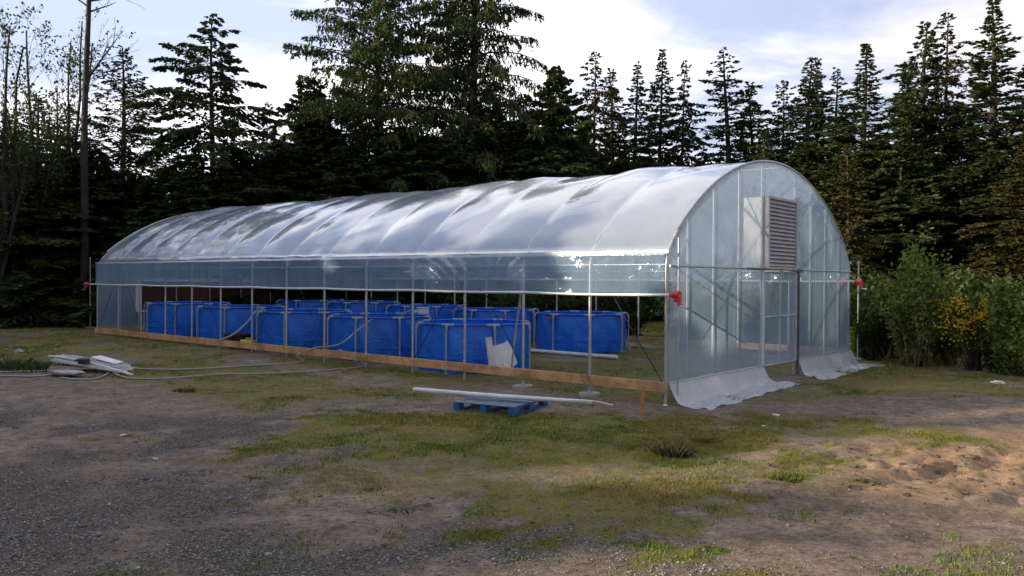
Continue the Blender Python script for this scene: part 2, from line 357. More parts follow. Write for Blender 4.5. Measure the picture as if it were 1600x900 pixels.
# ------------------------------------------------------------------ ground
def ell(x, y, cx, cy, rx, ry, ang=0.0):
    c, s = math.cos(ang), math.sin(ang); dx, dy = x-cx, y-cy
    return np.sqrt(((dx*c+dy*s)/rx)**2+((-dx*s+dy*c)/ry)**2)
def zones(x, y):
    """grass, gravel, sand weights of the yard by position"""
    n = fbm(x*0.9, y*0.9, 21, 5)-0.5; nf = fbm(x*3.1, y*3.1, 22, 4)-0.5; nb = fbm(x*0.4, y*0.4, 23, 3)-0.5
    s, t_ = st(x, y)
    g = np.zeros_like(x)
    main = 1-sst(0.72, 1.12, ell(x, y, 0.65, 9.35, 3.5, 1.65, 0.10)+n*1.3+nf*0.9)          # lawn patch by the pallet
    main2 = 1-sst(0.6, 1.15, ell(x, y, 0.3, 7.6, 2.7, 1.3, 0.0)+n*1.3+nf*0.9)
    tufts = sst(0.05, 0.16, n+nf*0.45-0.04*np.maximum(0, -x-0.5)-0.03)*(1-sst(7.5, 9, y))*sst(-3.0, -0.8, x)*(1-sst(2.2, 3.6, x))
    strip = sst(-4.6, -3.6, t_+n*1.4)*(1-sst(-0.3, 0.3, t_-7.9))*sst(2.6, 4.4, s+n*2.0)*sst(0.0, 0.16, 0.16+n+nf*0.4)
    rightband = sst(11.6, 13.2, y-0.05*x+n*2.2)*sst(-0.8, 0.4, -s+n)*sst(-0.08, 0.08, n+nf*0.6+0.08)
    rtuft = (1-sst(0.5, 1.1, ell(x, y, 2.95, 8.0, 0.55, 0.42)+n*1.2+nf))
    back = sst(8.3, 9.0, t_+n*2)+sst(18.8, 20.0, s+n*2)*sst(-1.5, 0.0, t_+0.2)
    far = sst(24, 28, y+n*4)
    ins = sst(-0.1, 0.2, t_)*(1-sst(7.6, 8.0, t_))*sst(-0.3, 0.1, s)*sst(-0.1, 0.15, n+nf*0.4+0.12)
    g = np.maximum.reduce([main, main2*0.42, tufts*0.9, strip*0.85, rightband*0.85, rtuft, np.clip(back, 0, 1), far, ins*0.8])
    g = np.clip(g, 0, 1)
    track = sst(0.0, 0.5, 1.15-np.abs((y-(12.6+0.10*x))/1.9)+n*0.9)*(1-sst(1.2, 3.0, x))   # bare beaten track
    grav = sst(-0.12, 0.22, n*1.3+nb*0.9+nf*0.6-0.02+0.06*np.maximum(0, 7-y)-0.20*np.maximum(0, x-0.6)+0.05*np.maximum(0, -x))*(1-0.9*track)*(1-sst(9.8, 11.5, y)*0.6)
    pile = 1-sst(0.6, 1.1, ell(x, y, -13.2, 20.5, 4.6, 1.8, 0.0)+n)
    grav = np.maximum(grav, pile)*(1-g*0.85)*(1-sst(2.6, 4.4, x-0.25*(8-y)))
    sunlit_sand = (1-sst(0.45, 1.15, ell(x, y, 5.6, 7.6, 3.6, 1.9, 0.0)+n*0.9))  # sandy dirt, also the area where sunlight is painted into the ground
    return g, grav, np.clip(sunlit_sand, 0, 1)*(1-g), track
gx = np.concatenate([-np.geomspace(300, 14.2, 46), np.arange(-14, 12.01, 0.05), np.geomspace(12.2, 300, 46)])
gy = np.concatenate([np.linspace(-60, 2, 16), np.arange(2.1, 6, 0.045), np.arange(6.0, 14, 0.05), np.arange(14, 32, 0.12), np.geomspace(32.2, 500, 40)])
X, Y = np.meshgrid(gx, gy, indexing='ij'); Z = gh(X, Y)
g, gr, sa, tk = zones(X, Y)
bd = np.stack([g, gr, sa], -1).reshape(-1, 3)
me = rawmesh('ground', np.stack([X, Y, Z], -1).reshape(-1, 3), grid_faces(len(gx), len(gy)), col=bd, smooth=True)
t = MT('yard_ground'); at = t.n('ShaderNodeAttribute', attribute_name='col').outputs['Color']
sp_ = t.n('ShaderNodeSeparateColor'); t.l(at, sp_.inputs[0]); Gm, Vm, Sm = sp_.outputs[0], sp_.outputs[1], sp_.outputs[2]
gc = t.n('ShaderNodeNewGeometry').outputs['Position']
nbig = t.noise(0.5, 5, 0.6, gc); nmid = t.noise(3.0, 6, 0.65, gc); nfin = t.noise(22, 5, 0.7, gc); nvf = t.noise(90, 3, 0.7, gc)
dirt = t.ramp(nmid, [(0.25, (0.175, 0.136, 0.105)), (0.5, (0.285, 0.228, 0.182)), (0.75, (0.43, 0.355, 0.295))])
dirt = t.mix(t.ramp(nbig, [(0.35, 0.0), (0.65, 0.55)]), dirt, (0.18, 0.140, 0.108))
dirt = t.mix(1.0, dirt, t.ramp(nfin, [(0.3, 0.50), (0.7, 1.22)]), 'MULTIPLY')
dirt = t.mix(1.0, dirt, t.ramp(t.noise(7, 5, 0.7, gc, 0.6), [(0.32, 0.60), (0.55, 1.08)]), 'MULTIPLY')
vo = t.n('ShaderNodeTexVoronoi', i_Scale=55.0); t.l(gc, vo.inputs['Vector'])
vo2 = t.n('ShaderNodeTexVoronoi', i_Scale=75.0); t.l(gc, vo2.inputs['Vector'])
hs = t.n('ShaderNodeSeparateColor'); t.l(vo.outputs['Color'], hs.inputs[0])
stc = t.ramp(hs.outputs[0], [(0.0, (0.085, 0.082, 0.085)), (0.45, (0.155, 0.150, 0.155)), (0.8, (0.24, 0.232, 0.235)), (1.0, (0.38, 0.37, 0.36))])
stc = t.mix(t.ramp(vo.outputs['Distance'], [(0.25, 0.0), (0.6, 0.8)]), stc, (0.085, 0.070, 0.058))
gmask = t.math('MULTIPLY', Vm, t.ramp(nfin, [(0.30, 0.35), (0.6, 1.0)]))
c = t.mix(gmask, dirt, stc)
sunlit_sand = t.ramp(nmid, [(0.3, (0.29, 0.185, 0.105)), (0.55, (0.46, 0.31, 0.185)), (0.8, (0.60, 0.43, 0.275))])  # sandy dirt colour, lifted and warmed to paint in the sun patch
sunlit_sand = t.mix(1.0, sunlit_sand, t.ramp(nfin, [(0.3, 0.6), (0.7, 1.12)]), 'MULTIPLY')
c = t.mix(t.math('MULTIPLY', Sm, 0.9), c, sunlit_sand)
gra = t.ramp(t.noise(1.6, 6, 0.7, gc), [(0.30, (0.080, 0.120, 0.016)), (0.5, (0.180, 0.175, 0.026)), (0.68, (0.235, 0.165, 0.045))])
gra = t.mix(1.0, gra, t.ramp(nvf, [(0.3, 0.55), (0.7, 1.25)]), 'MULTIPLY')
gm = t.math('MULTIPLY', Gm, t.ramp(t.noise(9, 6, 0.75, gc), [(0.36, 0.28), (0.54, 1.0)]))
c = t.mix(gm, c, gra)
hh = t.math('ADD', t.math('MULTIPLY', nfin, 0.5), t.math('MULTIPLY', nvf, 0.3))
hh = t.math('ADD', hh, t.math('MULTIPLY', t.math('MULTIPLY', t.math('SUBTRACT', 1.0, vo.outputs['Distance']), Vm), 0.7))
t.pbr(c, 0.95, 0, t.bump(hh, 1.0, 0.035), 0.15); MAT['ground'] = t.m
tag(link('ground', me, MAT['ground']), 'rutted yard of gravel, bare dirt and patchy grass', None, None, 'structure')

# gravel stones (uncountable)
def sample(n, xlo, y0, y1, pw=1.0):
    u = rng.random(n); y = (y0**(1-pw)+(y1**(1-pw)-y0**(1-pw))*u)**(1/(1-pw)) if pw != 1 else y0*(y1/y0)**u
    x = (rng.random(n)*2-1)*(y*0.66+0.6); return x, y
def keep(x, y, w): m = rng.random(len(x)) < w; return x[m], y[m]
x, y = sample(190000, 0, 4.0, 17.0, 1.4)
g_, v_, s_, t_ = zones(x, y); x, y = keep(x, y, np.clip(v_*1.0*(0.3+0.7*sst(0.35, 0.6, fbm(x*2.2, y*2.2, 51)))+0.16*sst(0.4, 0.7, fbm(x*3.5, y*3.5, 52))+0.05, 0, 1))
ss, tt_ = st(x, y); m = ~((ss > -0.1) & (tt_ > -0.2) & (tt_ < 8.2)); x, y = x[m], y[m]
v_k = zones(x, y)[1]; n = len(x); sz = (0.0036+0.0085*rng.random(n)**2.2)*np.where(v_k > 0.3, 1.0, 0.75); sz = np.where(rng.random(n) < 0.006, sz*2.4, sz)
o8 = np.array([[1, 0, 0], [-1, 0, 0], [0, 1, 0], [0, -1, 0], [0, 0, 1], [0, 0, -1]], float)
f8 = np.array([[0, 2, 4], [2, 1, 4], [1, 3, 4], [3, 0, 4], [2, 0, 5], [1, 2, 5], [3, 1, 5], [0, 3, 5]])
an = rng.random(n)*6.28; st3 = np.stack([0.7+0.9*rng.random(n), 0.6+0.6*rng.random(n), 0.4+0.4*rng.random(n)], -1)
P = o8[None]*st3[:, None]*(0.7+0.6*rng.random((n, 6, 1))); ca, sa_ = np.cos(an)[:, None], np.sin(an)[:, None]
P = np.stack([P[..., 0]*ca-P[..., 1]*sa_, P[..., 0]*sa_+P[..., 1]*ca, P[..., 2]], -1)*sz[:, None, None]
P += np.stack([x, y, gh(x, y)+sz*0.25], -1)[:, None]
b = rng.random(n)**1.6; sc_ = np.stack([0.085+0.26*b, 0.080+0.25*b, 0.084+0.255*b], -1); dm = (v_k < 0.3); sc_[dm] = np.stack([0.07+0.30*b, 0.058+0.26*b, 0.05+0.23*b], -1)[dm]
w = rng.random(n) < 0.25; sc_[w] *= np.array([1.15, 0.95, 0.75])
w = rng.random(n) < 0.012; sc_[w] = (0.5, 0.5, 0.5)
me = rawmesh('gravel', P.reshape(-1, 3), (f8[None]+np.arange(n)[:, None, None]*6).reshape(-1, 3), col=np.repeat(sc_, 6, 0))
tag(link('gravel', me, MAT['cover']), 'loose grey gravel scattered over the yard', 'gravel', None, 'stuff')

# grass and weeds (uncountable)
def blades(name, x, y, hh, tcol, lean=0.6, width=0.0035, label='', clump=7, spread=0.035):
    n0 = len(x); x = np.repeat(x, clump)+rng.normal(0, spread, n0*clump); y = np.repeat(y, clump)+rng.normal(0, spread, n0*clump)
    hh = np.repeat(hh, clump)*(0.5+0.8*rng.random(n0*clump)); tcol = np.repeat(tcol, clump, 0)*(0.65+0.7*rng.random((n0*clump, 1)))
    n = len(x); a = rng.random(n)*6.28; b = rng.random(n)*6.28; l = lean*rng.random(n)*hh
    z = gh(x, y)-0.004; w = width*(0.6+0.8*rng.random(n))*(0.6+y*0.085)
    p0 = np.stack([x+np.cos(a)*w, y+np.sin(a)*w, z], -1); p1 = np.stack([x-np.cos(a)*w, y-np.sin(a)*w, z], -1)
    p3 = np.stack([x+np.cos(b)*l, y+np.sin(b)*l, z+hh], -1)
    me = rawmesh(name, np.stack([p0, p1, p3], 1).reshape(-1, 3), np.arange(n*3).reshape(-1, 3), col=np.repeat(tcol, 3, 0))
    return tag(link(name, me, MAT['cover']), label, 'grass', None, 'stuff')
x, y = sample(200000, 0, 4.2, 30.0, 1.0)
g_, v_, s_, tk_ = zones(x, y)
dn = fbm(x*1.3, y*1.3, 61, 4)
w = np.clip(g_**1.5*(0.25+1.2*sst(0.38, 0.6, dn)), 0, 1)*0.75+0.006
ss, tt_ = st(x, y)
inz = (ss > -0.05) & (tt_ > 0.1) & (tt_ < 7.7)
w = np.where(inz, w*0.35, w)
m = rng.random(len(x)) < w; x, y, dn = x[m], y[m], dn[m]
k = np.clip(fbm(x*0.8, y*0.8, 62, 4)*2.4-0.85+rng.normal(0, 0.18, len(x)), 0, 1)[:, None]
green = np.array([0.095, 0.150, 0.022]); olive = np.array([0.190, 0.180, 0.036]); straw = np.array([0.25, 0.175, 0.070])
cc = np.where(k < 0.5, green*(1-2*k)+olive*2*k, olive*(2-2*k)+straw*(2*k-1))
hgt = 0.010+0.016*sst(0.4, 0.65, dn)+0.0007*y
blades('grass', x, y, hgt, cc, 1.3, 0.0024, 'short olive and straw coloured grass growing in patches over the yard', 6, 0.03)
# bright green tufts
x, y = sample(14000, 0, 4.3, 13.0, 1.0); nn = fbm(x*1.1, y*1.1, 71, 3)+0.25*fbm(x*5, y*5, 72, 2)
g_, v_, s_, tk_ = zones(x, y)
m = (nn > 0.76) & (x > -2.4) & (x < 3.3) & (rng.random(len(x)) < 0.35+0.6*g_); x, y = x[m], y[m]
blades('weed', x, y, 0.022+0.03*rng.random(len(x)), np.tile(np.array([[0.10, 0.19, 0.025]]), (len(x), 1)), 1.0, 0.004, 'bright green weed tufts in the gravel', 8, 0.04)

# ------------------------------------------------------------------ trees
def leaves_mesh(name, P, D, Ln, Wd, tint, curl=0.0):
    n = len(P); D = D/np.maximum(np.linalg.norm(D, axis=1, keepdims=True), 1e-6)
    rv = rng.normal(size=(n, 3)); S = np.cross(D, rv); S /= np.maximum(np.linalg.norm(S, axis=1, keepdims=True), 1e-6)
    Nn = np.cross(D, S)
    L_ = Ln[:, None]; W_ = Wd[:, None]
    q = np.stack([P, P+D*L_*0.45+S*W_, P+D*L_+Nn*L_*curl, P+D*L_*0.45-S*W_], 1)
    return q.reshape(-1, 3), np.arange(n*4).reshape(-1, 4), np.repeat(tint, 4)
def az_n(b): return math.cos(b*2.39996)*1.6+7.7
def conifer(name, H, Rm, base=0.08, nb=110, droop=0.35, up=0.25, prof=0.8, fol=8.0, leafL=0.30, leafW=0.035, hang=0.3, gaps=0.1, tw=0.42, seed=0, mat='needle', trunk_r=None, leaf_n=5, lean=0.0, irregular=0.35, sidef=0.8, fwd=0.75, drape=0.0, lat=0.0):
    global rng
    keepr = rng; rng = np.random.default_rng(seed)
    tr = trunk_r or H*0.011
    mb = MB(); tp = []; ph = rng.random()*6
    for i in range(9):
        f = i/8; tp.append((lean*f*H+0.12*math.sin(f*5+ph)*f, 0.10*math.cos(f*4+ph)*f, -0.3+(H+0.3)*f))
    mb.tube(tp, [tr*(1-i/8)**0.85+0.012 for i in range(9)], 7)
    Ps, Ds, Ls, Ws, Ts = [], [], [], [], []
    for b in range(nb):
        u = (b+0.5*rng.random())/nb; z0 = H*(base+(1-base)*u**0.92)
        r = Rm*max(0.03, (1-u)**prof)*(1-irregular+irregular*2*rng.random())*(0.55+0.45*min(1, (u+0.06)*6))
        r = max(r, 0.04+0.5*(1-u))
        azs = b*2.39996; r *= (0.78+0.36*float(vn2(az_n(b), z0*0.9, seed))) if drape > 0 else 0.62+0.85*float(vn2(math.cos(azs)*1.6+seed*3.1, math.sin(azs)*1.6+z0*0.9, seed))
        if rng.random() < gaps: r *= 0.45
        az = b*2.39996+rng.normal(0, 0.35); ca, sa2 = math.cos(az), math.sin(az)
        upb = up+0.85*(u**2.5)+rng.normal(0, 0.16); dr = droop*(1-0.5*u)*(0.7+0.6*rng.random())
        fz = np.linspace(0, 1, 6); bx = r*fz; bz = z0+r*(upb*fz-dr*fz**2*1.4)
        cx = tp[min(8, int(z0/H*8))][0]; cy = tp[min(8, int(z0/H*8))][1]
        side = rng.normal(0, 0.10)*r
        pts = [(cx+ca*bx[i]-sa2*side*fz[i]**2, cy+sa2*bx[i]+ca*side*fz[i]**2, bz[i]) for i in range(6)]
        if r > 0.5: mb.tube(pts[:6], [max(0.006, tr*0.22*(1-i/5.5)*(r/Rm+0.3)) for i in range(6)], 3, False)
        n = max(4, int(fol*r*2))
        f = 0.12+0.88*rng.random(n)**0.8
        px = np.interp(f, fz, [p[0] for p in pts]); py = np.interp(f, fz, [p[1] for p in pts]); pz = np.interp(f, fz, [p[2] for p in pts])
        sg = np.where(rng.random(n) < 0.5, 1, -1); lo = lat*r*rng.normal(0, 1, n)*(1.05-f); px = px-sa2*lo; py = py+ca*lo; pz = pz-0.25*np.abs(lo); tl = (tw*r*(1.02-f)+(0.10+0.10*rng.random(n))*(0.3+0.7*(1-u)))+drape*(0.15+rng.random(n)**1.5)*(1-u*0.7)
        dirx = ca*fwd-sa2*sg*sidef; diry = sa2*fwd+ca*sg*sidef; dirz = -hang*(0.6+0.8*rng.random(n))+0.05
        for k in range(leaf_n):
            q = (k+rng.random(n))/leaf_n*tl
            Ps.append(np.stack([px+dirx*q, py+diry*q, pz+dirz*q*1.0-hang*q*q*0.3], -1))
            d = np.stack([dirx+rng.normal(0, 0.5, n), diry+rng.normal(0, 0.5, n), dirz+rng.normal(-hang*0.5, 0.42, n)], -1)
            Ds.append(d); Ls.append(leafL*(0.6+0.7*rng.random(n))*(0.45+0.75*(1-u))); Ws.append(leafW*(0.6+0.8*rng.random(n))); 
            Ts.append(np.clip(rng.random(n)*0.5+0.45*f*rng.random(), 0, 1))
    # leader tip
    P = np.concatenate(Ps); D = np.concatenate(Ds)
    v, fc, ti = leaves_mesh(name, P, D, np.concatenate(Ls), np.concatenate(Ws), np.concatenate(Ts))
    root = empty(name, (0, 0, -500)); 
    mb.build('trunk', MAT['bark'], root)
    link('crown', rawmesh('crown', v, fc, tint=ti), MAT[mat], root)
    root['_H'] = H; root['_R'] = Rm; rng = keepr
    return root
T = {}
T['fir'] = conifer('fir_tree', 14, 2.4, 0.05, 230, 0.50, 0.25, 1.0, 12, 0.21, 0.045, 0.22, 0.14, 0.34, 1)
T['fir2'] = conifer('fir_tree', 14, 2.2, 0.10, 200, 0.50, 0.22, 0.9, 11, 0.21, 0.042, 0.25, 0.25, 0.34, 2, irregular=0.55)
T['spruce'] = conifer('spruce_tree', 14, 2.0, 0.08, 240, 0.35, 0.30, 1.08, 13, 0.19, 0.040, 0.15, 0.10, 0.32, 3)
T['sparse'] = conifer('fir_tree', 14, 2.8, 0.12, 150, 0.45, 0.25, 0.95, 10.5, 0.21, 0.040, 0.20, 0.22, 0.34, 4, irregular=0.5)
T['dense'] = conifer('fir_tree', 12, 2.6, 0.0, 230, 0.45, 0.20, 0.68, 12, 0.32, 0.075, 0.35, 0.05, 0.40, 5)
T['cedar'] = conifer('cedar_tree', 13, 3.0, 0.05, 150, 0.75, 0.40, 0.8, 15, 0.25, 0.045, 0.6, 0.18, 0.26, 6, mat='needle_blue', irregular=0.6)
T['big'] = conifer('hemlock_tree', 21, 4.6, 0.06, 250, 0.42, 0.22, 0.42, 13, 0.27, 0.034, 1.0, 0.30, 0.02, 7, trunk_r=0.27, leaf_n=6, irregular=0.26, sidef=0.22, fwd=0.15, drape=0.60, lat=0.20)
T['big2'] = conifer('hemlock_tree', 23, 4.8, 0.06, 235, 0.48, 0.22, 0.38, 12.5, 0.27, 0.034, 1.0, 0.32, 0.02, 8, trunk_r=0.33, leaf_n=6, irregular=0.28, sidef=0.22, fwd=0.15, drape=0.65, lat=0.20)
T['warm'] = conifer('fir_tree', 14, 2.4, 0.03, 210, 0.50, 0.22, 0.9, 12, 0.22, 0.045, 0.25, 0.10, 0.36, 9, mat='needle_warm')
T['narrow'] = conifer('fir_tree', 14, 1.9, 0.15, 190, 0.45, 0.2, 0.9, 11, 0.20, 0.038, 0.25, 0.2, 0.36, 10, irregular=0.55)
T['wisp'] = conifer('cedar_tree', 13, 2.8, 0.05, 190, 0.10, 0.50, 0.9, 12, 0.20, 0.028, 0.3, 0.15, 0.24, 11, mat='needle_blue', irregular=0.45)
T['fir3'] = conifer('fir_tree', 14, 2.5, 0.16, 170, 0.62, 0.15, 0.8, 11, 0.22, 0.044, 0.40, 0.30, 0.34, 21, irregular=0.6, mat='needle_warm')
T['narrow2'] = conifer('fir_tree', 14, 2.0, 0.05, 210, 0.35, 0.30, 0.7, 11, 0.20, 0.040, 0.22, 0.28, 0.36, 22, irregular=0.6, lean=0.012)
T['spruce2'] = conifer('spruce_tree', 14, 2.2, 0.12, 200, 0.60, 0.18, 0.95, 12, 0.20, 0.040, 0.45, 0.2, 0.32, 23, irregular=0.5, lean=-0.008)
HOR = lambda px: 437+(px-800)*0.0061
used = {}
def tree(kind, px, top, depth, hw, label, group=None, at=0.45, name=None, rz=None):
    """top: photo row of the tip; hw: half-width in photo pixels about halfway up the crown"""
    src = T[kind]
    x = (px-800)/FPX*depth; gz0 = gz(x, depth)
    Hh = CAM_H+(HOR(px)-top)/FPX*depth-gz0
    k = copy_tree(src) if kind in used else src; used[kind] = 1
    rad = hw/FPX*depth
    sx = rad/(src['_R']*(0.80 if kind.startswith('big') else 0.47)); sz = Hh/src['_H']
    k.location = (x, depth, gz0); k.rotation_euler = (0, 0, rz if rz is not None else random.random()*6.28); k.scale = (sx*random.uniform(0.92, 1.15), sx*random.uniform(0.92, 1.15), sz); k.rotation_euler.x = random.gauss(0, 0.012); k.rotation_euler.y = random.gauss(0, 0.012)
    if name: k.name = name
    for key in ('label', 'group'):
        if key in k: del k[key]
    tag(k, label, 'tree', group)
    return k
# skyline, left to right (near trees first)
tree('wisp', 185, 74, 31, 66, 'feathery conifer standing just right of the tall dead trunk')
tree('cedar', 330, 20, 29, 72, 'lone dark fir with ragged drooping limbs, left of the two giant hemlocks')
tree('cedar', 416, 160, 31, 36, 'short dark conifer between the ragged lone fir and the giant hemlocks')
tree('big', 596, -80, 34, 132, 'giant drooping hemlock behind the greenhouse, left of the largest one')
tree('big2', 738, -170, 36, 142, 'largest hemlock with thick trunk rising out of the top of the photo')
tree('dense', 478, 125, 33, 52, 'dark conifer at the left foot of the giant hemlocks')
tree('dense', 870, 104, 34, 44, 'dense pointed young fir tight against the right side of the largest hemlock')
tree('fir3', 928, 80, 41, 40, 'thin grey fir, first tall one right of the dense pointed fir')
tree('narrow2', 956, 108, 43, 30, 'slim fir just right of the thin grey fir')
tree('narrow', 990, 98, 42, 34, 'slim straight fir left of the twin tops above the roof')
tree('fir', 1031, 78, 40, 42, 'dark fir forming the left of the twin tops over the greenhouse roof')
tree('fir3', 1062, 95, 41, 30, 'narrow dark fir forming the right of the twin tops')
tree('sparse', 1135, 78, 38, 66, 'open branched broad fir above the front end of the greenhouse')
tree('narrow2', 1178, 130, 40, 34, 'small fir tucked right of the open branched broad fir')
tree('fir3', 1216, 128, 43, 34, 'small fir between the open branched fir and the dark double crowned one')
tree('spruce2', 1258, 90, 37, 46, 'dark bushy fir left half of the double crown above the greenhouse end')
tree('fir', 1276, 92, 38, 40, 'dark bushy fir right half of the double crown above the greenhouse end')
tree('narrow', 1297, 107, 39, 32, 'narrow fir right beside the double crown')
tree('spruce', 1346, 67, 33, 52, 'spire shaped spruce right of the greenhouse arch')
tree('spruce2', 1438, 34, 36, 62, 'tall full spruce, left of the bare stemmed fir')
tree('fir3', 1482, 20, 35, 50, 'tall fir with bare lower stem between the two tallest spruces')
tree('spruce', 1548, 0, 33, 66, 'tallest spruce at the right of the photo')
tree('narrow2', 1412, 95, 38, 36, 'slim fir half hidden at the left of the tall full spruce')
tree('fir2', 1515, 190, 37, 36, 'small fir filling the gap left of the tallest spruce')
tree('fir', 1612, 80, 36, 55, 'fir cut by the right edge of the photo')
tree('warm', 1604, 205, 25, 58, 'near fir tinted a sunlit brown, with full boughs at the right edge')
tree('warm', 1322, 225, 27, 44, 'fir tinted a sunlit brown, standing close behind the right side of the greenhouse')
tree('fir2', 1190, 205, 35, 42, 'short fir under the open branched one')
tree('fir', 60, 150, 33, 50, 'dark fir among the bare trees at the left')
tree('fir2', 20, 175, 31, 45, 'dark fir at the left edge below the bare branches')
tree('fir', 110, 165, 32, 44, 'dark fir directly left of the tall dead trunk')
# closed dark wood: fillers nothing tells apart
for i, (px, top, dpt, hw) in enumerate([
    (-40, 190, 32, 70), (35, 235, 29, 60), (95, 240, 28, 60), (150, 235, 29, 55), (215, 270, 30, 60), (265, 262, 32, 50), (300, 265, 28, 60), (365, 235, 29, 60),
    (440, 225, 30, 60), (500, 190, 32, 70), (545, 230, 31, 70), (630, 200, 32, 75), (680, 215, 33, 70), (770, 180, 33, 75), (820, 175, 35, 60), (870, 200, 33, 60),
    (910, 215, 35, 50), (960, 255, 38, 50), (1010, 245, 38, 45), (1075, 262, 38, 48), (1150, 262, 38, 50), (1215, 240, 36, 45), (1265, 225, 33, 55), (1310, 245, 31, 50),
    (1365, 225, 32, 60), (1415, 225, 30, 60), (1455, 240, 31, 55), (1500, 260, 30, 60), (1560, 235, 30, 60), (1640, 180, 31, 70), (1700, 150, 33, 80), (-110, 170, 34, 80)]):
    tree('dense', px, top, dpt+random.uniform(-0.6, 0.6), hw, 'dark low crowned fir in the closed wood behind the clearing', 'dark firs closing the wood behind the clearing')

# trees round the left of the clearing, outside the picture: they shade the yard and leave one gap
def ringtree(kind, x, y, H, Rr):
    src = T[kind]; k = copy_tree(src)
    for key in ('label', 'group'):
        if key in k: del k[key]
    k.location = (x, y, gz(x, y)); k.scale = (Rr/src['_R'],)*2+(H/src['_H'],); k.rotation_euler = (0, 0, random.random()*6.28)
    tag(k, 'dark fir in the belt of trees that shades the yard from the left', 'tree', 'firs along the left side of the clearing')
GAPY = -1.8
for row, xx in enumerate((-29.0, -32.0, -35.5)):
    yy = -22.0
    while yy < 44:
        in_gap = abs(yy-(GAPY+0.27*(-29-xx)*-1)) < 3.1
        ringtree('dense' if row != 1 else 'fir', xx+random.uniform(-0.5, 0.5), yy, (8.1 if in_gap else 10.6+random.uniform(-0.9, 1.1)), 3.6 if in_gap else 2.7)
        yy += 2.5

# far wood mass: uncountable
def clutter(name, n, xr, yr, ztop, leaf, mat, label, cat):
    x = rng.uniform(xr[0], xr[1], n); y = rng.uniform(yr[0], yr[1], n)
    zt = ztop(x, y); z = zt*rng.random(n)**0.8
    P = np.stack([x, y, z], -1); D = rng.normal(size=(n, 3)); 
    v, f, ti = leaves_mesh(name, P, D, leaf*(0.6+0.8*rng.random(n)), leaf*0.30*(0.6+0.8*rng.random(n)), rng.random(n))
    return tag(link(name, rawmesh(name, v, f, tint=ti), MAT[mat]), label, cat, None, 'stuff')
def wt(x, y):
    px = 800+x/y*FPX
    base = np.interp(px, [-200, 0, 250, 300, 480, 860, 930, 1290, 1400, 1800], [6.0, 5.6, 4.6, 4.8, 6.5, 6.5, 4.6, 4.6, 6.0, 7.0])
    return base*(0.55+0.75*fbm(x*0.8, y*0.8, 81, 4))
clutter('undergrowth', 60000, (-42, 46), (36.5, 43), wt, 0.75, 'leaf_dark', 'dark undergrowth filling the wood behind the clearing', 'undergrowth')
def hedge(x, y): return 1.4*(0.35+1.3*fbm(x*1.1, y*1.1, 82, 4))*sst(25.5, 28, y+np.maximum(0, (x+14)*0.3))
clutter('bramble', 30000, (-32, -4.0), (26, 31), lambda x, y: hedge(x, y)*np.where(x > -12, sst(0, 1, (y-25-(x+12)*0.7)/2), 1), 0.22, 'leaf_dark', 'low dark brambles along the foot of the left wood', 'bramble')
clutter('bramble', 26000, (5.8, 26), (22.5, 27), lambda x, y: (0.9+1.6*fbm(x*0.9, y*0.9, 84, 4))*sst(-1, 1.5, (y-22)-(np.maximum(0, 9-x))*1.0), 0.20, 'leaf_dark', 'low brambles along the foot of the right wood behind the yellow bush', 'bramble')

# bare and dead trees at the left
def limb(mb, p, d, L_, r, depth, tips, spread=0.55, upw=0.25):
    pts = [Vector(p)]; rad = [r]; d = Vector(d).normalized(); n = 5
    for i in range(n):
        d = (d+Vector((random.gauss(0, 0.12), random.gauss(0, 0.12), random.gauss(0, 0.08)+upw*0.12))).normalized()
        pts.append(pts[-1]+d*L_/n); rad.append(max(0.006, r*(1-(i+1)/n*0.75)))
    mb.tube(pts, rad, 5 if r > 0.03 else 3, False)
    if depth > 0:
        for k in range(random.randint(3, 5)):
            f = random.uniform(0.3, 0.95); i = min(n-1, int(f*n)); q = pts[i].lerp(pts[i+1], f*n-i)
            dd = (d*0.7+Vector((random.gauss(0, spread), random.gauss(0, spread), random.gauss(0.15, 0.3)))).normalized()
            limb(mb, q, dd, L_*random.uniform(0.3, 0.6)*(1.1-f*0.4), rad[i]*0.5, depth-1, tips, spread, upw)
    else: tips += [p_.copy() for p_ in pts[2:]]
def bare(px, top, depth, lean, label, seed, nst=3, leafy=120):
    random.seed(seed); x = (px-800)/FPX*depth; z0 = gz(x, depth); H = CAM_H+(HOR(px)-top)/FPX*depth-z0
    root = empty('bare_tree', (x, depth, z0)); mb = MB(); tips = []
    for k in range(nst):
        hh = H*(1 if k == 0 else random.uniform(0.7, 0.92))
        a = random.random()*6.28; d = Vector((lean+0.16*math.cos(a)*(k > 0), 0.1*math.sin(a), 1))
        # stem
        pts = [Vector((0, 0, -0.2))]; 
        for i in range(8): pts.append(pts[-1]+(d.normalized()+Vector((random.gauss(0, .05), random.gauss(0, .05), 0)))*hh/8)
        rr = [0.10*(1-i/9.5)*(1 if k == 0 else 0.7)+0.008 for i in range(9)]
        mb.tube(pts, rr, 6)
        for j in range(17):
            f = random.uniform(0.3, 0.97); i = min(7, int(f*8)); q = pts[i].lerp(pts[i+1], f*8-i)
            a = random.random()*6.28
            limb(mb, q, (math.cos(a)*0.55, math.sin(a)*0.55, 0.9), hh*random.uniform(0.10, 0.24)*(1.3-f*0.6), 0.03*(1.25-f), 1, tips)
    mb.build('trunk', MAT['bark_grey'], root)
    idx = rng.integers(0, len(tips), leafy*4); P = np.array([tuple(tips[i]) for i in idx])+rng.normal(0, 0.10, (leafy*4, 3))
    v, f, ti = leaves_mesh('crown', P, rng.normal(size=(len(P), 3)), 0.09+0.06*rng.random(len(P)), 0.03+0.02*rng.random(len(P)), rng.random(len(P)))
    link('crown', rawmesh('crown', v, f, tint=ti), MAT['leaf_dark'], root)
    tag(root, label, 'tree'); random.seed(seed+99)
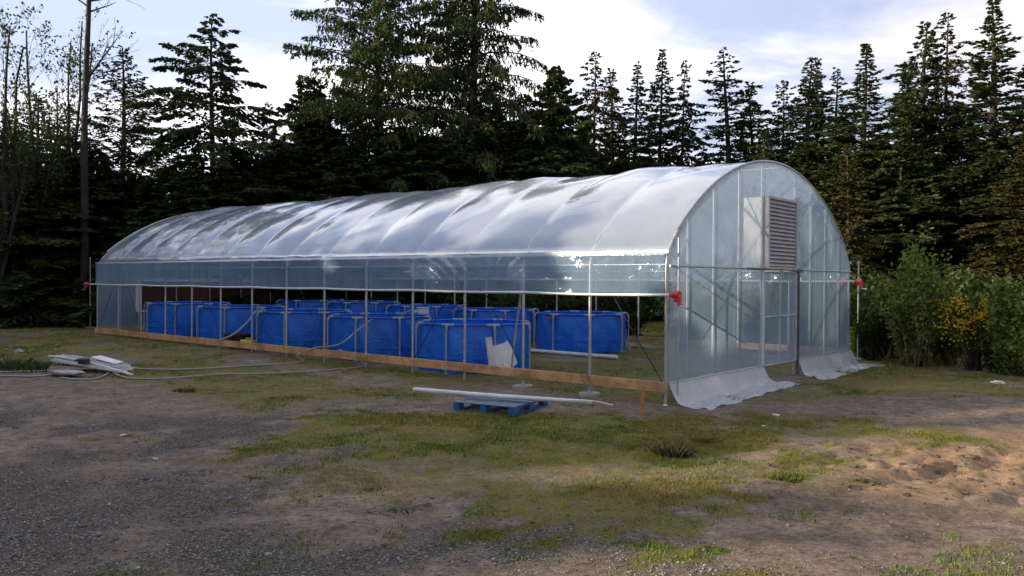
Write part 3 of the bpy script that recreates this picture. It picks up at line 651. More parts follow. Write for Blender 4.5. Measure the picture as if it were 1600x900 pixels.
bare(28, 62, 27, 0.02, 'sparse leafed bare tree nearest the left edge', 11, 3, 429)
bare(72, 40, 28, -0.05, 'many stemmed leaning bare tree, second from the left edge', 12, 3, 363)
bare(95, 5, 29, 0.01, 'tall thin straight bare tree left of the dead trunk', 13, 2, 198)
bare(108, 50, 30, 0.05, 'thin bare tree touching the left of the dead trunk', 14, 2, 198)
bare(-15, 30, 26, 0.03, 'bare tree reaching in from the left edge', 15, 3, 330)
# tall dead trunk
dpt = 27.0; x = (128-800)/FPX*dpt; root = empty('dead_tree', (x, dpt, gz(x, dpt))); mb = MB()
H = CAM_H+(433+60)/FPX*dpt
pts = [Vector((0.0+0.22*f+0.03*math.sin(f*9), 0.04*math.sin(f*7), -0.2+(H+.2)*f)) for f in np.linspace(0, 1, 14)]
mb.tube(pts, [0.145*(1-0.55*i/13) for i in range(14)], 9)
random.seed(5)
def dead(f, d, L_, r=0.035, dep=1):
    i = min(12, int(f*13)); q = pts[i].lerp(pts[i+1], f*13-i); limb(mb, q, d, L_, r, dep, [], 0.35, 0.1)
zf = lambda py: (CAM_H+(433-py)/FPX*dpt)/H
dead(zf(124), (1, 0.1, 0.75), 1.9, 0.045); dead(zf(5), (1, 0, 0.05), 2.1, 0.035); dead(zf(22), (1, 0.1, 0.5), 1.0); dead(zf(15), (-1, 0, 0.8), 0.9)
dead(zf(100), (1, 0.1, 0.0), 1.8, 0.02); dead(zf(95), (-1, 0, -0.05), 0.9, 0.02); dead(zf(140), (-1, 0, 0.2), 0.8, 0.02); dead(zf(180), (1, 0, -0.1), 1.2, 0.02)
for k in range(16): dead(random.uniform(0.35, 0.95), (random.choice((-1, 1)), random.gauss(0, .5), random.gauss(0, .2)), random.uniform(0.2, 0.7), 0.012, 0)
mb.build('trunk', MAT['bark_grey'], root)
tag(root, 'tall dead tree trunk with a few bare limbs rising past the top of the photo', 'tree')
random.seed(77)

# ------------------------------------------------------------------ shrubs at the right
def shrub(name, px, base, top, hw, label, seed, mat='leaf', nst=26, leafn=2600, leafL=0.085, leafW=0.026, flare=0.6, depth=None, upright=0.8, clumpy=0.5, zmin=0.12):
    global rng
    kr = rng; rng = np.random.default_rng(seed); random.seed(seed)
    p = gp(px, base) if depth is None else Vector(((px-800)/FPX*depth, depth, gz((px-800)/FPX*depth, depth)))
    H = CAM_H+(HOR(px)-top)/FPX*p.y-p.z; Rr = hw/FPX*p.y
    root = empty(name, p); mb = MB(); seg = []
    for k in range(nst):
        a = random.random()*6.28; rr = Rr*math.sqrt(random.random()); hh = H*(1-0.45*(rr/Rr)**2)*random.uniform(0.75, 1.0)
        b0 = Vector((math.cos(a)*rr*0.25, math.sin(a)*rr*0.25, -0.03)); tip = Vector((math.cos(a)*rr, math.sin(a)*rr*0.8, hh))
        mid = b0.lerp(tip, 0.5)+Vector((random.gauss(0, .08), random.gauss(0, .08), hh*0.08))-Vector((math.cos(a), math.sin(a), 0))*rr*0.12
        pts = spline([b0, mid, tip], 5); mb.tube(pts, [0.018*(1-i/len(pts))+0.003 for i in range(len(pts))], 4, False)
        seg.append(pts)
        for j in range(5):
            f = random.uniform(0.3, 0.9); q = pts[int(f*(len(pts)-1))]; a2 = random.random()*6.28; l2 = hh*random.uniform(0.10, 0.24)
            pp = [q, q+Vector((math.cos(a2)*0.5, math.sin(a2)*0.5, upright))*l2*0.5, q+Vector((math.cos(a2)*0.7, math.sin(a2)*0.7, upright*1.3))*l2]
            mb.tube(pp, [0.006, 0.004, 0.002], 3, False); seg.append(pp)
    mb.build('stem', MAT['bark'], root)
    w = np.array([len(s_) for s_ in seg], float); ch = rng.choice(len(seg), leafn, p=w/w.sum()); P = np.zeros((leafn, 3))
    for i, c_ in enumerate(ch):
        s_ = seg[c_]; f = rng.random()**0.7*(len(s_)-1); k = min(len(s_)-2, int(f)); P[i] = s_[k].lerp(s_[k+1], f-k)
    P += rng.normal(0, 0.045*clumpy*2, P.shape); P[:, 2] = np.maximum(P[:, 2], zmin*rng.random(leafn))
    D = rng.normal(size=(leafn, 3))+np.array([0, 0, 0.1]); 
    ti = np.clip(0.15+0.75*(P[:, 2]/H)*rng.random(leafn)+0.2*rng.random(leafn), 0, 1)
    v, f, ti = leaves_mesh('foliage', P, D, leafL*(0.6+0.8*rng.random(leafn)), leafW*(0.6+0.8*rng.random(leafn)), ti)
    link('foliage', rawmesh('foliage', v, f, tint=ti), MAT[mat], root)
    tag(root, label, 'shrub'); rng = kr; random.seed(seed+1)
    return root, H, Rr
shrub('shrub', 1432, 572, 374, 72, 'tall leafy green shrub right of the greenhouse', 201, 'leaf', 34, 6500, 0.085, 0.028, clumpy=0.6, upright=1.6)
r0, H0, R0 = shrub('broom_bush', 1522, 578, 462, 40, 'broom bush with yellow flowers right of the tall green shrub', 202, 'leaf_dark', 30, 4200, 0.06, 0.012)
n = 2600; P = np.stack([rng.normal(0.1, R0*0.85, n), rng.normal(-0.15, R0*0.45, n), H0*(0.30+0.68*rng.random(n)**0.7)], -1)
P = P[vn2(P[:, 0]*9+9, P[:, 2]*9, 5) > 0.60]
v, f, ti = leaves_mesh('flower', P, rng.normal(size=P.shape), np.full(len(P), 0.055), np.full(len(P), 0.022), rng.random(len(P)))
link('flower', rawmesh('flower', v, f, tint=ti), MAT['leaf_yellow'], r0)
shrub('sapling', 1566, 585, 410, 16, 'slender pale leafed sapling rising beside the yellow broom bush', 203, 'leaf', 9, 1400, 0.11, 0.035, clumpy=0.7)
for i, (px, bs, tp_, hw, lab, mt, nn) in enumerate([
    (1368, 563, 462, 36, 'dark shrub behind the roll up pole at the greenhouse corner', 'leaf_dark', 2400),
    (1395, 560, 500, 36, 'low dense shrub at the left foot of the tall green shrub', 'leaf_dark', 2400),
    (1478, 570, 505, 34, 'dim shrub between the tall green shrub and the yellow broom', 'leaf_dark', 3800),
    (1558, 582, 515, 36, 'leafy green shrub under the slender sapling', 'leaf_dark', 2600),
    (1598, 588, 478, 40, 'rounded green shrub cut by the right edge', 'leaf', 2800),
    (1650, 590, 440, 60, 'big shrub just past the right edge', 'leaf_dark', 3600),
    (1345, 560, 505, 22, 'low green bush just right of the greenhouse skirt', 'leaf', 1600),
    (1300, 545, 470, 40, 'bush seen through the right greenhouse wall', 'leaf_dark', 2400),
    (55, 512, 455, 60, 'dim green shrub below the bare trees at the left', 'leaf_dark', 3000),
    (5, 515, 440, 60, 'dim green shrub at the left edge', 'leaf_dark', 3000),
    (118, 508, 462, 40, 'small dim shrub beside the far greenhouse corner pole', 'leaf_dark', 2400)]):
    big = 2.0 if px < 200 else 1.0
    shrub('shrub', px, bs, tp_, hw, lab, 210+i, mt, 22, nn, 0.085*big, 0.028*big, depth=(27 if px < 200 else None))
# shrubs beyond the open back wall of the greenhouse
for i, (s_, tq, hh) in enumerate([(-0.5, 10.5, 2.2), (2.0, 10.8, 2.0), (4.6, 10.4, 1.8), (7.5, 10.9, 1.9), (10.5, 10.4, 1.8), (13.5, 10.6, 1.9), (16.5, 10.4, 1.7)]):
    x, y = xy(s_, tq); px = 800+x/y*FPX; topy = HOR(px)-(hh-CAM_H)/y*FPX
    labs = ['first', 'second', 'third', 'fourth', 'fifth', 'sixth', 'seventh']
    shrub('shrub', px, 0, topy, 1.5/y*FPX, labs[i]+' bush from the front end along the back of the greenhouse', 240+i, 'leaf' if i in (1, 2) else 'leaf_dark', 22, 3000, 0.13, 0.045, depth=y)
# dry stalks
px_, py_ = rng.uniform(1380, 1600, 260), rng.uniform(556, 580, 260)
vs = []
mb = MB()
for a_, b_ in zip(px_, py_):
    p = gp(a_, b_); h_ = random.uniform(0.1, 0.55); q = p+Vector((random.gauss(0, .08), random.gauss(0, .08), h_))
    mb.tube([p-Vector((0, 0, .02)), p.lerp(q, .5)+Vector((random.gauss(0, .02), 0, 0)), q], [0.007, 0.006, 0.003], 3, False)
o = mb.build('dry_reed', MAT['dry'], None); tag(o, 'thin dry reeds along the foot of the shrubs at the right', 'dry reeds', None, 'stuff')
# grass tussocks and small weeds that stand out
def tussock(px, py, hgt, rad, colr, label, nbl=160, name='grass_tuft'):
    p = gp(px, py); root_mb = MB()
    for k in range(nbl):
        a = random.random()*6.28; r_ = rad*math.sqrt(random.random()); q = Vector((math.cos(a)*r_, math.sin(a)*r_*0.7, -0.01))
        h_ = hgt*random.uniform(0.45, 1)*(1-0.4*r_/rad); l = random.uniform(0.1, 1.3)*h_; b_ = random.random()*6.28
        w_ = Vector((math.cos(b_+1.5), math.sin(b_+1.5), 0))*0.006; tip = q+Vector((math.cos(a)*l, math.sin(a)*l, h_)); mid = q.lerp(tip, .5)+Vector((0, 0, h_*0.1))
        root_mb.add([q-w_, q+w_, mid+w_*0.7, tip, mid-w_*0.7], [(0, 1, 2, 3, 4)])
    tt = MT('tuft_blades'); nn_ = tt.noise(9, 2); tt.pbr(tt.ramp(nn_, [(0.35, tuple(c*0.6 for c in colr)), (0.65, tuple(c*1.3 for c in colr))]), 0.8, 0, None, 0.2)
    o = root_mb.build(name, tt.m); o.location = p; return tag(o, label, 'grass tuft')
tussock(1052, 712, 0.20, 0.17, (0.06, 0.052, 0.028), 'dark dry weed clump in the yellow grass before the greenhouse corner', 220, 'weed_clump')
tussock(45, 578, 0.26, 0.60, (0.055, 0.085, 0.02), 'tall green grass clump left of the white pipe pile', 520)
tussock(15, 572, 0.30, 0.45, (0.06, 0.08, 0.02), 'green grass clump at the left edge', 260)
tussock(288, 612, 0.10, 0.16, (0.09, 0.065, 0.045), 'small brown withered tuft on the track', 140)
tussock(1105, 690, 0.07, 0.16, (0.14, 0.13, 0.03), 'yellow green tuft right of the dark weed clump', 240)
for px, py, hg, rd, cl, lb in ((640, 797, 0.035, 0.16, (0.09, 0.15, 0.025), 'low green weed patch on the gravel below the yellow grass, left one'),
    (765, 803, 0.035, 0.20, (0.08, 0.13, 0.025), 'low green weed patch in the middle of the foreground gravel'),
    (870, 880, 0.03, 0.22, (0.07, 0.13, 0.025), 'broad low weed patch at the bottom edge right of the middle'),
    (1112, 860, 0.035, 0.11, (0.10, 0.17, 0.03), 'small bright weed patch on the gravel toward the lower right'),
    (585, 762, 0.03, 0.18, (0.10, 0.12, 0.03), 'low olive weed patch left of the middle, between grass and gravel'),
    (1010, 848, 0.025, 0.12, (0.13, 0.10, 0.035), 'brownish weed patch left of the small bright one'),
    (310, 795, 0.022, 0.14, (0.06, 0.10, 0.03), 'faint green weed patch on the left gravel'),
    (410, 747, 0.025, 0.09, (0.07, 0.12, 0.03), 'small green weed patch left of the grass'),
    (1345, 752, 0.03, 0.07, (0.10, 0.12, 0.03), 'tiny weed on the sandy dirt')):
    tussock(px, py, hg, rd, cl, lb, 260, 'weed_patch')
tussock(1240, 748, 0.06, 0.22, (0.09, 0.12, 0.025), 'green tuft on the sandy dirt', 460)
# ------------------------------------------------------------------ greenhouse
GW = 7.83; GL = 18.2; NB = 14; SP = GL/NB; EAVE = 2.06; APEX = 3.71
GH = empty('greenhouse', (A[0], A[1], 0), math.atan2(TD[1], TD[0]))
tag(GH, 'long clear plastic hoop greenhouse with rolled up sides and a fan above its door', 'greenhouse')
RC = ((GW/2)**2+(APEX-EAVE)**2)/(2*(APEX-EAVE))
def prof(t):     # roof height over the width
    u = abs(t-GW/2); return math.sqrt(max(RC*RC-u*u, 0))-(RC-(APEX-EAVE))+EAVE
def hoop_path(z0=-0.12, off=0.0):
    pts = [(-off, z0), (-off, 0.9), (-off, 1.6), (-off, 1.84)]
    a = Vector((-off, 1.84)); b = Vector((-off, EAVE+0.03)); c = Vector((0.30, prof(0.30)+off))
    for k in range(1, 5):
        f = k/4; q = a*(1-f)**2+b*2*f*(1-f)+c*f*f; pts.append((q.x, q.y))
    for tt in np.linspace(0.30, GW/2, 15)[1:]: pts.append((tt, prof(tt)+off))
    right = [(GW-t_, z_) for t_, z_ in pts[::-1][1:]]
    return pts+right
HP = hoop_path()
mb = MB(); mb.tube([(t_, 0, z_) for t_, z_ in HP], 0.024, 8)
hoop0 = mb.build('hoop', MAT['galv'], GH)
hoop0.location = (0, 0, 0)
for i in range(1, NB+1):
    h = hoop0.copy(); COL.objects.link(h); h.location = (0, i*SP, 0)
# concrete footings
for i in (1, 2):
    s_ = i*SP; x, y = xy(s_, 0); z = gz(x, y)
    mb = MB(); n = 14; ring = [(0.19*(1+0.08*math.sin(k*2.1+i))*math.cos(k/n*6.283), 0.16*(1+0.1*math.cos(k*1.7+i))*math.sin(k/n*6.283)) for k in range(n)]
    mb.prism(ring, -0.1, 0.035); o = mb.build('footing', MAT['concrete'], GH); o.location = (0, s_, z)
# purlins / wiggle wire rails
def rail(name, pts, r, mat='galv', n=6): m_ = MB(); m_.tube(pts, r, n); return m_.build(name, MAT[mat], GH)
rail('ridge_purlin', [(GW/2, -0.02, APEX-0.05), (GW/2, GL+0.02, APEX-0.05)], 0.02)
for sgn in (0, 1):
    tx = -0.03 if sgn == 0 else GW+0.03
    m_ = MB(); m_.bar((tx, -0.05, EAVE+0.0), (tx, GL+0.05, EAVE+0.0), 0.03, 0.045); m_.build('eave_rail', MAT['galv'], GH)
    x2 = 0.03 if sgn == 0 else GW-0.03
    rail('side_purlin', [(x2, 0, 1.88), (x2, GL, 1.88)], 0.013)
# base boards, in lengths butted at posts
def boards(t0, label=None):
    for a_, b_ in ((-0.02, 4.2), (4.203, 8.9), (8.903, 13.6), (13.603, GL+0.03)):
        m_ = MB(); m_.bar((t0, a_, 0.145), (t0, b_, 0.145), 0.04, 0.145, bev=0.004)
        # bolts
        for q in np.arange(math.ceil(a_/SP)*SP, b_, SP): m_.box((t0-0.024*(1 if t0 < 1 else -1), q, 0.15), (0.012, 0.02, 0.02))
        m_.build('base_board', MAT['board'], GH)
boards(-0.05); boards(GW+0.05)
for s0 in (GL+0.03,):
    m_ = MB(); m_.bar((-0.02, s0+0.03, 0.14), (GW+0.02, s0+0.03, 0.14), 0.04, 0.14, bev=0.004); m_.build('base_board', MAT['board'], GH)
# roof film
random.seed(3)
nl = NB*14+1; ta = np.concatenate([[-0.035, -0.034], np.linspace(0.0, 1, 70)**1.0*(GW), [GW+0.034, GW+0.035]])
amp = [random.uniform(0.03, 0.10) for _ in range(NB)]; amp[0] = 0.03; amp[1] = 0.07; amp[2] = 0.02
phs = [random.uniform(-0.5, 0.5) for _ in range(NB)]
V = []
for i in range(nl):
    s_ = i/(nl-1)*GL; b_ = min(NB-1, int(s_/SP)); f = s_/SP-b_
    for j, t_ in enumerate(ta):
        tt = min(max(t_, 0), GW); z = prof(tt)+0.03
        u = (tt-GW/2)/(GW/2)
        # rounded shoulder
        sh = math.exp(-((1-abs(u))*GW/2/0.16)); z -= 0.05*sh
        if j < 2 or j > len(ta)-3: z = EAVE-0.0+(0.01 if j in (1, len(ta)-2) else -0.045)+0.02*(float(vn2(s_*3, 0.5, 4))-0.5)
        bil = amp[b_]*math.sin(math.pi*f)**0.7*(1-abs(u)**4)*(0.6+0.8*float(vn2(b_*3.3, tt*0.8, 9)))
        # diagonal slack creases
        cr = 0.016*math.sin((tt*(1.1+0.4*phs[b_])+f*2.4*(0.6+phs[b_])+phs[b_]*6)*2.2)*math.sin(math.pi*f)*(1-abs(u)**3)
        cr += 0.006*math.sin((tt*5.3-f*7+phs[b_]*6))*math.sin(math.pi*f)
        nx, nz_ = u*GW/2/RC, math.sqrt(max(0, 1-(u*GW/2/RC)**2))
        if 2 <= j <= len(ta)-3: V.append((t_+(bil+cr)*nx, s_-0.0, z+(bil+cr)*nz_))
        else: V.append((t_-0.012 if t_ < 1 else t_+0.012, s_, z))
me = rawmesh('roof_film', np.array(V), grid_faces(nl, len(ta)), smooth=True); link('roof_film', me, MAT['roof_film'], GH)
# narrow reinforcing straps of film over each end hoop
for s_ in (-0.01, GL+0.01):
    m_ = MB(); m_.tube([(t_+(t_-GW/2)/RC*0.04, s_, z_+0.035) for t_, z_ in HP[7:-7]], 0.022, 6); m_.build('end_rail', MAT['galv'], GH)
# side curtains between eave and roll tube
def curtain(tx, ztube, sgn, seed):
    ns, nz_ = 320, 14; V = []
    for i in range(ns):
        s_ = i/(ns-1)*(GL+0.0)
        for j in range(nz_):
            f = j/(nz_-1); z = (EAVE-0.03)*(1-f)+ztube*f
            w = 0.055*abs(math.sin((s_*1.6+f*1.5*(s_-3.4)*1.3)*5.0))**3*float(sst(2.0, 3.2, s_)*(1-sst(4.6, 6.0, s_)))*(1-f*0.3)
            w += 0.022*math.sin(s_*24+2*math.sin(s_*3))*float(1-sst(0.3, 1.3, s_))*(1-f)
            w += 0.018*math.sin(s_*2*math.pi/SP)*math.sin(math.pi*f)+0.012*(float(vn2(s_*5, f*2, seed))-0.5)
            V.append((tx+sgn*(0.015+abs(w)), s_, z))
    me = rawmesh('side_curtain', np.array(V), grid_faces(ns, nz_), smooth=True); return link('side_curtain', me, MAT['side_film'], GH)
curtain(-0.035, 1.47, -1, 1); curtain(GW+0.035, 1.68, 1, 2)
def tubeline(tx, z, s0, s1, r=0.022, sag=0.012):
    m_ = MB(); pts = [(tx, s_, z-sag*abs(math.sin(s_*math.pi/SP*0.5))) for s_ in np.linspace(s0, s1, 90)]
    m_.tube(pts, r, 8); return m_.build('roll_tube', MAT['tube_white'], GH)
tubeline(-0.075, 1.45, -0.16, GL+0.25); tubeline(GW+0.075, 1.66, -0.16, GL+0.25)
def crank(tx, s_, z, sg):
    m_ = MB(); m_.tube([(tx, s_+0.10*sg, z), (tx, s_+0.03*sg, z), (tx, s_-0.05*sg, z)], [0.03, 0.055, 0.06], 10)
    m_.box((tx, s_-0.02*sg, z-0.05), (0.085, 0.09, 0.10), bev=0.015); m_.tube([(tx, s_-0.05*sg, z-0.02), (tx-0.02, s_-0.055*sg, z-0.15)], 0.028, 8)
    o = m_.build('roll_up_gear', MAT['red'], GH)
    m_ = MB(); m_.tube([(tx-0.02, s_-0.055*sg, z-0.15), (tx-0.02, s_-0.16*sg, z-0.165)], 0.016, 6); m_.build('crank_handle', MAT['white_pvc'], o)
crank(-0.075, -0.20, 1.45, 1); crank(-0.075, GL+0.55, 1.45, -1); crank(GW+0.075, -0.20, 1.66, 1)
rail('roll_tube_stub', [(-0.075, GL+0.2, 1.45), (-0.075, GL+0.55, 1.45)], 0.015)
for (px, top, bt, dd) in ((141, 402, 513, None), (1340, 408, 562, None)):
    p = gp(px, bt); topz = CAM_H+(HOR(px)-top)/FPX*p.y; l = toG(p); m_ = MB()
    m_.tube([(l.x, l.y, p.z-0.05), (l.x, l.y, topz)], 0.018, 7); m_.build('guide_pole', MAT['galv'], GH)
    m_ = MB(); m_.box((l.x, l.y, p.z+0.02), (0.22, 0.22, 0.05), bev=0.01); m_.build('footing', MAT['concrete'], GH)
# near corner guide pole, just outside the end wall
rail('guide_pole', [(0.13, -0.12, -0.1), (0.13, -0.12, 2.26)], 0.014)

# end walls
ZB = 0.20; ZR = 1.86
studs = [0.02, 0.62, 1.45, 2.35, 3.25, 4.73, 5.55, 6.35, 7.15, GW-0.02]
def film_panel(name, t0, t1, zlo, zhi, s_, mat='end_film', nt_=24, nz_=18, parent=None, seed=0, k=0.012):
    V = []
    for t_ in np.linspace(t0, t1, nt_):
        a_ = zlo(t_) if callable(zlo) else zlo; b_ = zhi(t_) if callable(zhi) else zhi
        for z in np.linspace(a_, max(b_, a_+0.001), nz_):
            w = k*(float(fbm(t_*2.1+z*1.1, z*1.5-t_*0.8, seed, 3))-0.5)*2
            V.append((t_, s_+w, z))
    return link(name, rawmesh(name, np.array(V), grid_faces(nt_, nz_), smooth=True), MAT[mat], parent or GH)
PT = lambda t_: min(prof(min(max(t_, 0.0), GW)), 9)+0.0-0.05*math.exp(-(min(t_, GW-t_))/0.16)
LT0, LT1, LZ0, LZ1 = 3.29, 4.62, 1.88, 3.10
for se, sgn in ((-0.03, -1), (GL+0.03, 1)):
    if sgn < 0:
        film_panel('end_film', 0.0, 3.25, ZB, ZR, se, seed=1); film_panel('end_film', 4.78, GW, ZB, ZR, se, seed=2)
        film_panel('end_film', 0.0, LT0, ZR, PT, se, nt_=30, seed=3); film_panel('end_film', LT1, GW, ZR, PT, se, nt_=30, seed=4)
        film_panel('end_film', LT0, LT1, LZ1, PT, se, seed=5)
    else:
        film_panel('end_film', 0.0, 1.15, 0.2, 1.56, se, seed=6); film_panel('end_film', 1.15, 6.8, 0.2, 0.64, se, nt_=40, seed=7)
        film_panel('end_film', 6.8, GW, 0.2, 1.56, se, seed=8); film_panel('end_film', 0, GW, 1.56, PT, se, nt_=60, seed=9)
# studs (front end)
for t_ in studs[1:-1]:
    top = prof(t_)-0.03; zb = -0.08 if abs(t_-4.73) < .01 else 0.16
    m_ = MB()
    m_.tube([(t_, 0.0, zb), (t_, 0.0, top)], 0.018, 6); m_.build('end_stud', MAT['galv'], GH)
m_ = MB(); m_.bar((3.25, -0.045, 0.16), (3.25, -0.045, ZR), 0.05, 0.02, (0, 1, 0)); m_.build('door_post', MAT['tube_white'], GH)
m_ = MB(); m_.bar((4.80, -0.06, -0.10), (4.80, -0.06, ZR+0.02), 0.045, 0.045, (0, 1, 0)); m_.build('door_post', MAT['galv_dark'], GH)
for z, r in ((ZR, 0.02),): rail('cross_rail', [(0, -0.055, z), (3.3, -0.055, z)], 0.016, 'galv'); rail('cross_rail', [(4.76, -0.055, z), (GW, -0.055, z)], 0.016, 'galv')
m_ = MB(); m_.bar((2.55, -0.075, ZR-0.005), (4.95, -0.075, ZR-0.005), 0.035, 0.035); m_.build('lintel', MAT['galv_dark'], GH)
rail('base_rail', [(0, -0.05, ZB), (3.25, -0.05, ZB)], 0.016); rail('base_rail', [(4.8, -0.05, ZB), (GW, -0.05, ZB)], 0.016)
# corner braces in the gable
for a_, b_ in (((2.35, 0, 3.30), (3.25, 0, 2.55)), ((4.73, 0, 2.6), (5.55, 0, 3.33)), ((0.02, 0.02, 1.6), (0.62, 0.02, 2.30)), ((4.0, 0.02, 3.2), (4.73, 0.02, 3.5))): rail('brace', [a_, b_], 0.010)
# door leaf
door = film_panel('door', 3.29, 4.75, 0.19, 1.80, -0.045, seed=11)
m_ = MB()
for a_, b_ in (((3.30, -0.05, 0.19), (3.30, -0.05, 1.80)), ((4.74, -0.05, 0.19), (4.74, -0.05, 1.80)), ((3.3, -0.05, 0.19), (4.74, -0.05, 0.19)), ((3.3, -0.05, 1.03), (4.74, -0.05, 1.03)), ((3.3, -0.05, 1.80), (4.74, -0.05, 1.80)), ((3.98, -0.05, 0.19), (3.98, -0.05, 1.80))): m_.tube([a_, b_], 0.015, 6)
m_.build('door_frame', MAT['galv'], door)
# fan housing and louvre
m_ = MB(); d0, d1 = 0.0, 0.34
m_.box((LT0+0.012, (d0+d1)/2, (LZ0+LZ1)/2), (0.02, d1-d0, LZ1-LZ0)); m_.box((LT1-0.012, (d0+d1)/2, (LZ0+LZ1)/2), (0.02, d1-d0, LZ1-LZ0))
m_.box(((LT0+LT1)/2, (d0+d1)/2, LZ1-0.012), (LT1-LT0-0.05, d1-d0, 0.02)); m_.box(((LT0+LT1)/2, (d0+d1)/2, LZ0+0.012), (LT1-LT0-0.05, d1-d0, 0.02))
fan = m_.build('fan_housing', MAT['fan_box'], GH)
m_ = MB(); fr = 0.05
for a_, b_ in (((LT0, LZ0+0.02), (LT0, LZ1-0.02)), ((LT1, LZ0+0.02), (LT1, LZ1-0.02))): m_.bar((a_[0]+(0.03 if a_[0] == LT0 else -0.03), -0.07, a_[1]), (b_[0]+(0.03 if a_[0] == LT0 else -0.03), -0.07, b_[1]), 0.06, 0.09, (0, 1, 0))
m_.box(((LT0+LT1)/2, -0.068, LZ1-0.005), (LT1-LT0, 0.096, 0.04)); m_.box(((LT0+LT1)/2, -0.068, LZ0+0.0), (LT1-LT0, 0.096, 0.04))
m_.build('louver_frame', MAT['louver'], fan)
ns_ = 17; hh = (LZ1-LZ0-0.06)/ns_
for k in range(ns_):
    zc = LZ0+0.03+hh*(k+0.5); m_ = MB(); sl = [(-0.045, 0.0), (0.0, 0.0)]
    V = [(LT0+0.062, -0.055, zc+hh*0.52), (LT1-0.062, -0.055, zc+hh*0.52), (LT1-0.062, -0.108, zc-hh*0.45), (LT0+0.062, -0.108, zc-hh*0.45),
         (LT0+0.062, -0.050, zc+hh*0.50), (LT1-0.062, -0.050, zc+hh*0.50), (LT1-0.062, -0.098, zc-hh*0.47), (LT0+0.062, -0.098, zc-hh*0.47)]
    m_.add(V, [(0, 1, 2, 3), (7, 6, 5, 4), (0, 4, 5, 1), (3, 2, 6, 7), (0, 3, 7, 4), (1, 5, 6, 2)]); m_.build('louver_slat', MAT['louver'], fan)
m_ = MB(); m_.box(((LT0+LT1)/2, 0.25, (LZ0+LZ1)/2), (LT1-LT0-0.06, 0.02, LZ1-LZ0-0.06)); m_.build('fan_guard', MAT['galv_dark'], fan)
# cooling pad in the far end
m_ = MB(); m_.box((3.98, GL+0.02, 1.11), (5.58, 0.10, 0.84)); pad = m_.build('cooling_pad', MAT['pad'], GH)
m_ = MB()
for z in (0.66, 1.56): m_.box((3.98, GL-0.01, z), (5.72, 0.16, 0.06))
for t_ in (1.15, 6.81): m_.box((t_, GL-0.01, 1.11), (0.07, 0.16, 0.84))
m_.build('pad_frame', MAT['fan_box'], pad)
for t_ in (0.6, 1.15, 2.3, 3.4, 4.5, 5.6, 6.8): rail('end_stud', [(t_, GL-0.08, 0.1), (t_, GL-0.08, prof(t_)-0.04)], 0.018)
rail('cross_rail', [(0, GL-0.08, 1.60), (GW, GL-0.08, 1.60)], 0.018)
# skirts of loose film on the ground
def skirt(t0, t1, out, skew0, skew1, seed):
    nt_, nr = 64, 26; V = []
    for i in range(nt_):
        f = i/(nt_-1)
        for j in range(nr):
            r_ = j/(nr-1); o_ = out*(0.80+0.40*float(fbm(f*4, 0.5, seed, 3)))*r_
            tt = t0+(t1-t0)*f+(skew0*(1-f)+skew1*f)*r_
            s_ = -0.06-o_
            x, y = xy(s_, tt); gzz = gz(x, y)+0.012
            fall = max(0, 1-r_/0.30); z = gzz+(ZB-gzz)*fall**1.8
            wr = (float(fbm(f*11, r_*3.5+f*4, seed, 4))-0.5)*(0.05+0.09*min(1, r_*2.0))*min(1, r_*8)+0.003*math.sin(f*40+3*r_)*math.sin(math.pi*min(1, r_*1.4))
            V.append((tt, s_, z+max(-0.01, wr)))
    link('film_skirt', rawmesh('film_skirt', np.array(V), grid_faces(nt_, nr), smooth=True), MAT['skirt_film'], GH)
skirt(0.0, 3.25, 0.56, 0.15, 0.35, 5); skirt(4.85, GW, 0.68, -0.45, 0.25, 6)
# straps
def strap(a_, b_, sag=0.03, r=0.008):
    a_, b_ = Vector(a_), Vector(b_); pts = [a_.lerp(b_, f)-Vector((0, 0, sag*math.sin(math.pi*f))) for f in np.linspace(0, 1, 10)]
    m_ = MB(); m_.tube(pts, r, 5); return m_.build('brace_strap', MAT['strap'], GH)
strap((0.06, SP, 2.0), (0.02, 0.03, 0.16))
strap((0.06, 3*SP, 2.02), (0.04, 2*SP, 0.2)); strap((0.06, 3*SP, 2.02), (0.04, 4*SP, 0.2))
for k in (7, 10, 13):
    strap((0.06, k*SP, 2.02), (0.04, (k-1)*SP, 0.2), r=0.006); strap((0.06, k*SP, 2.02), (0.04, (k+1)*SP, 0.2), r=0.006)
for k in (3, 8): strap((GW-0.06, k*SP, 2.0), (GW-0.04, (k-1)*SP, 0.2)); strap((GW-0.06, k*SP, 2.0), (GW-0.04, (k+1)*SP, 0.2))

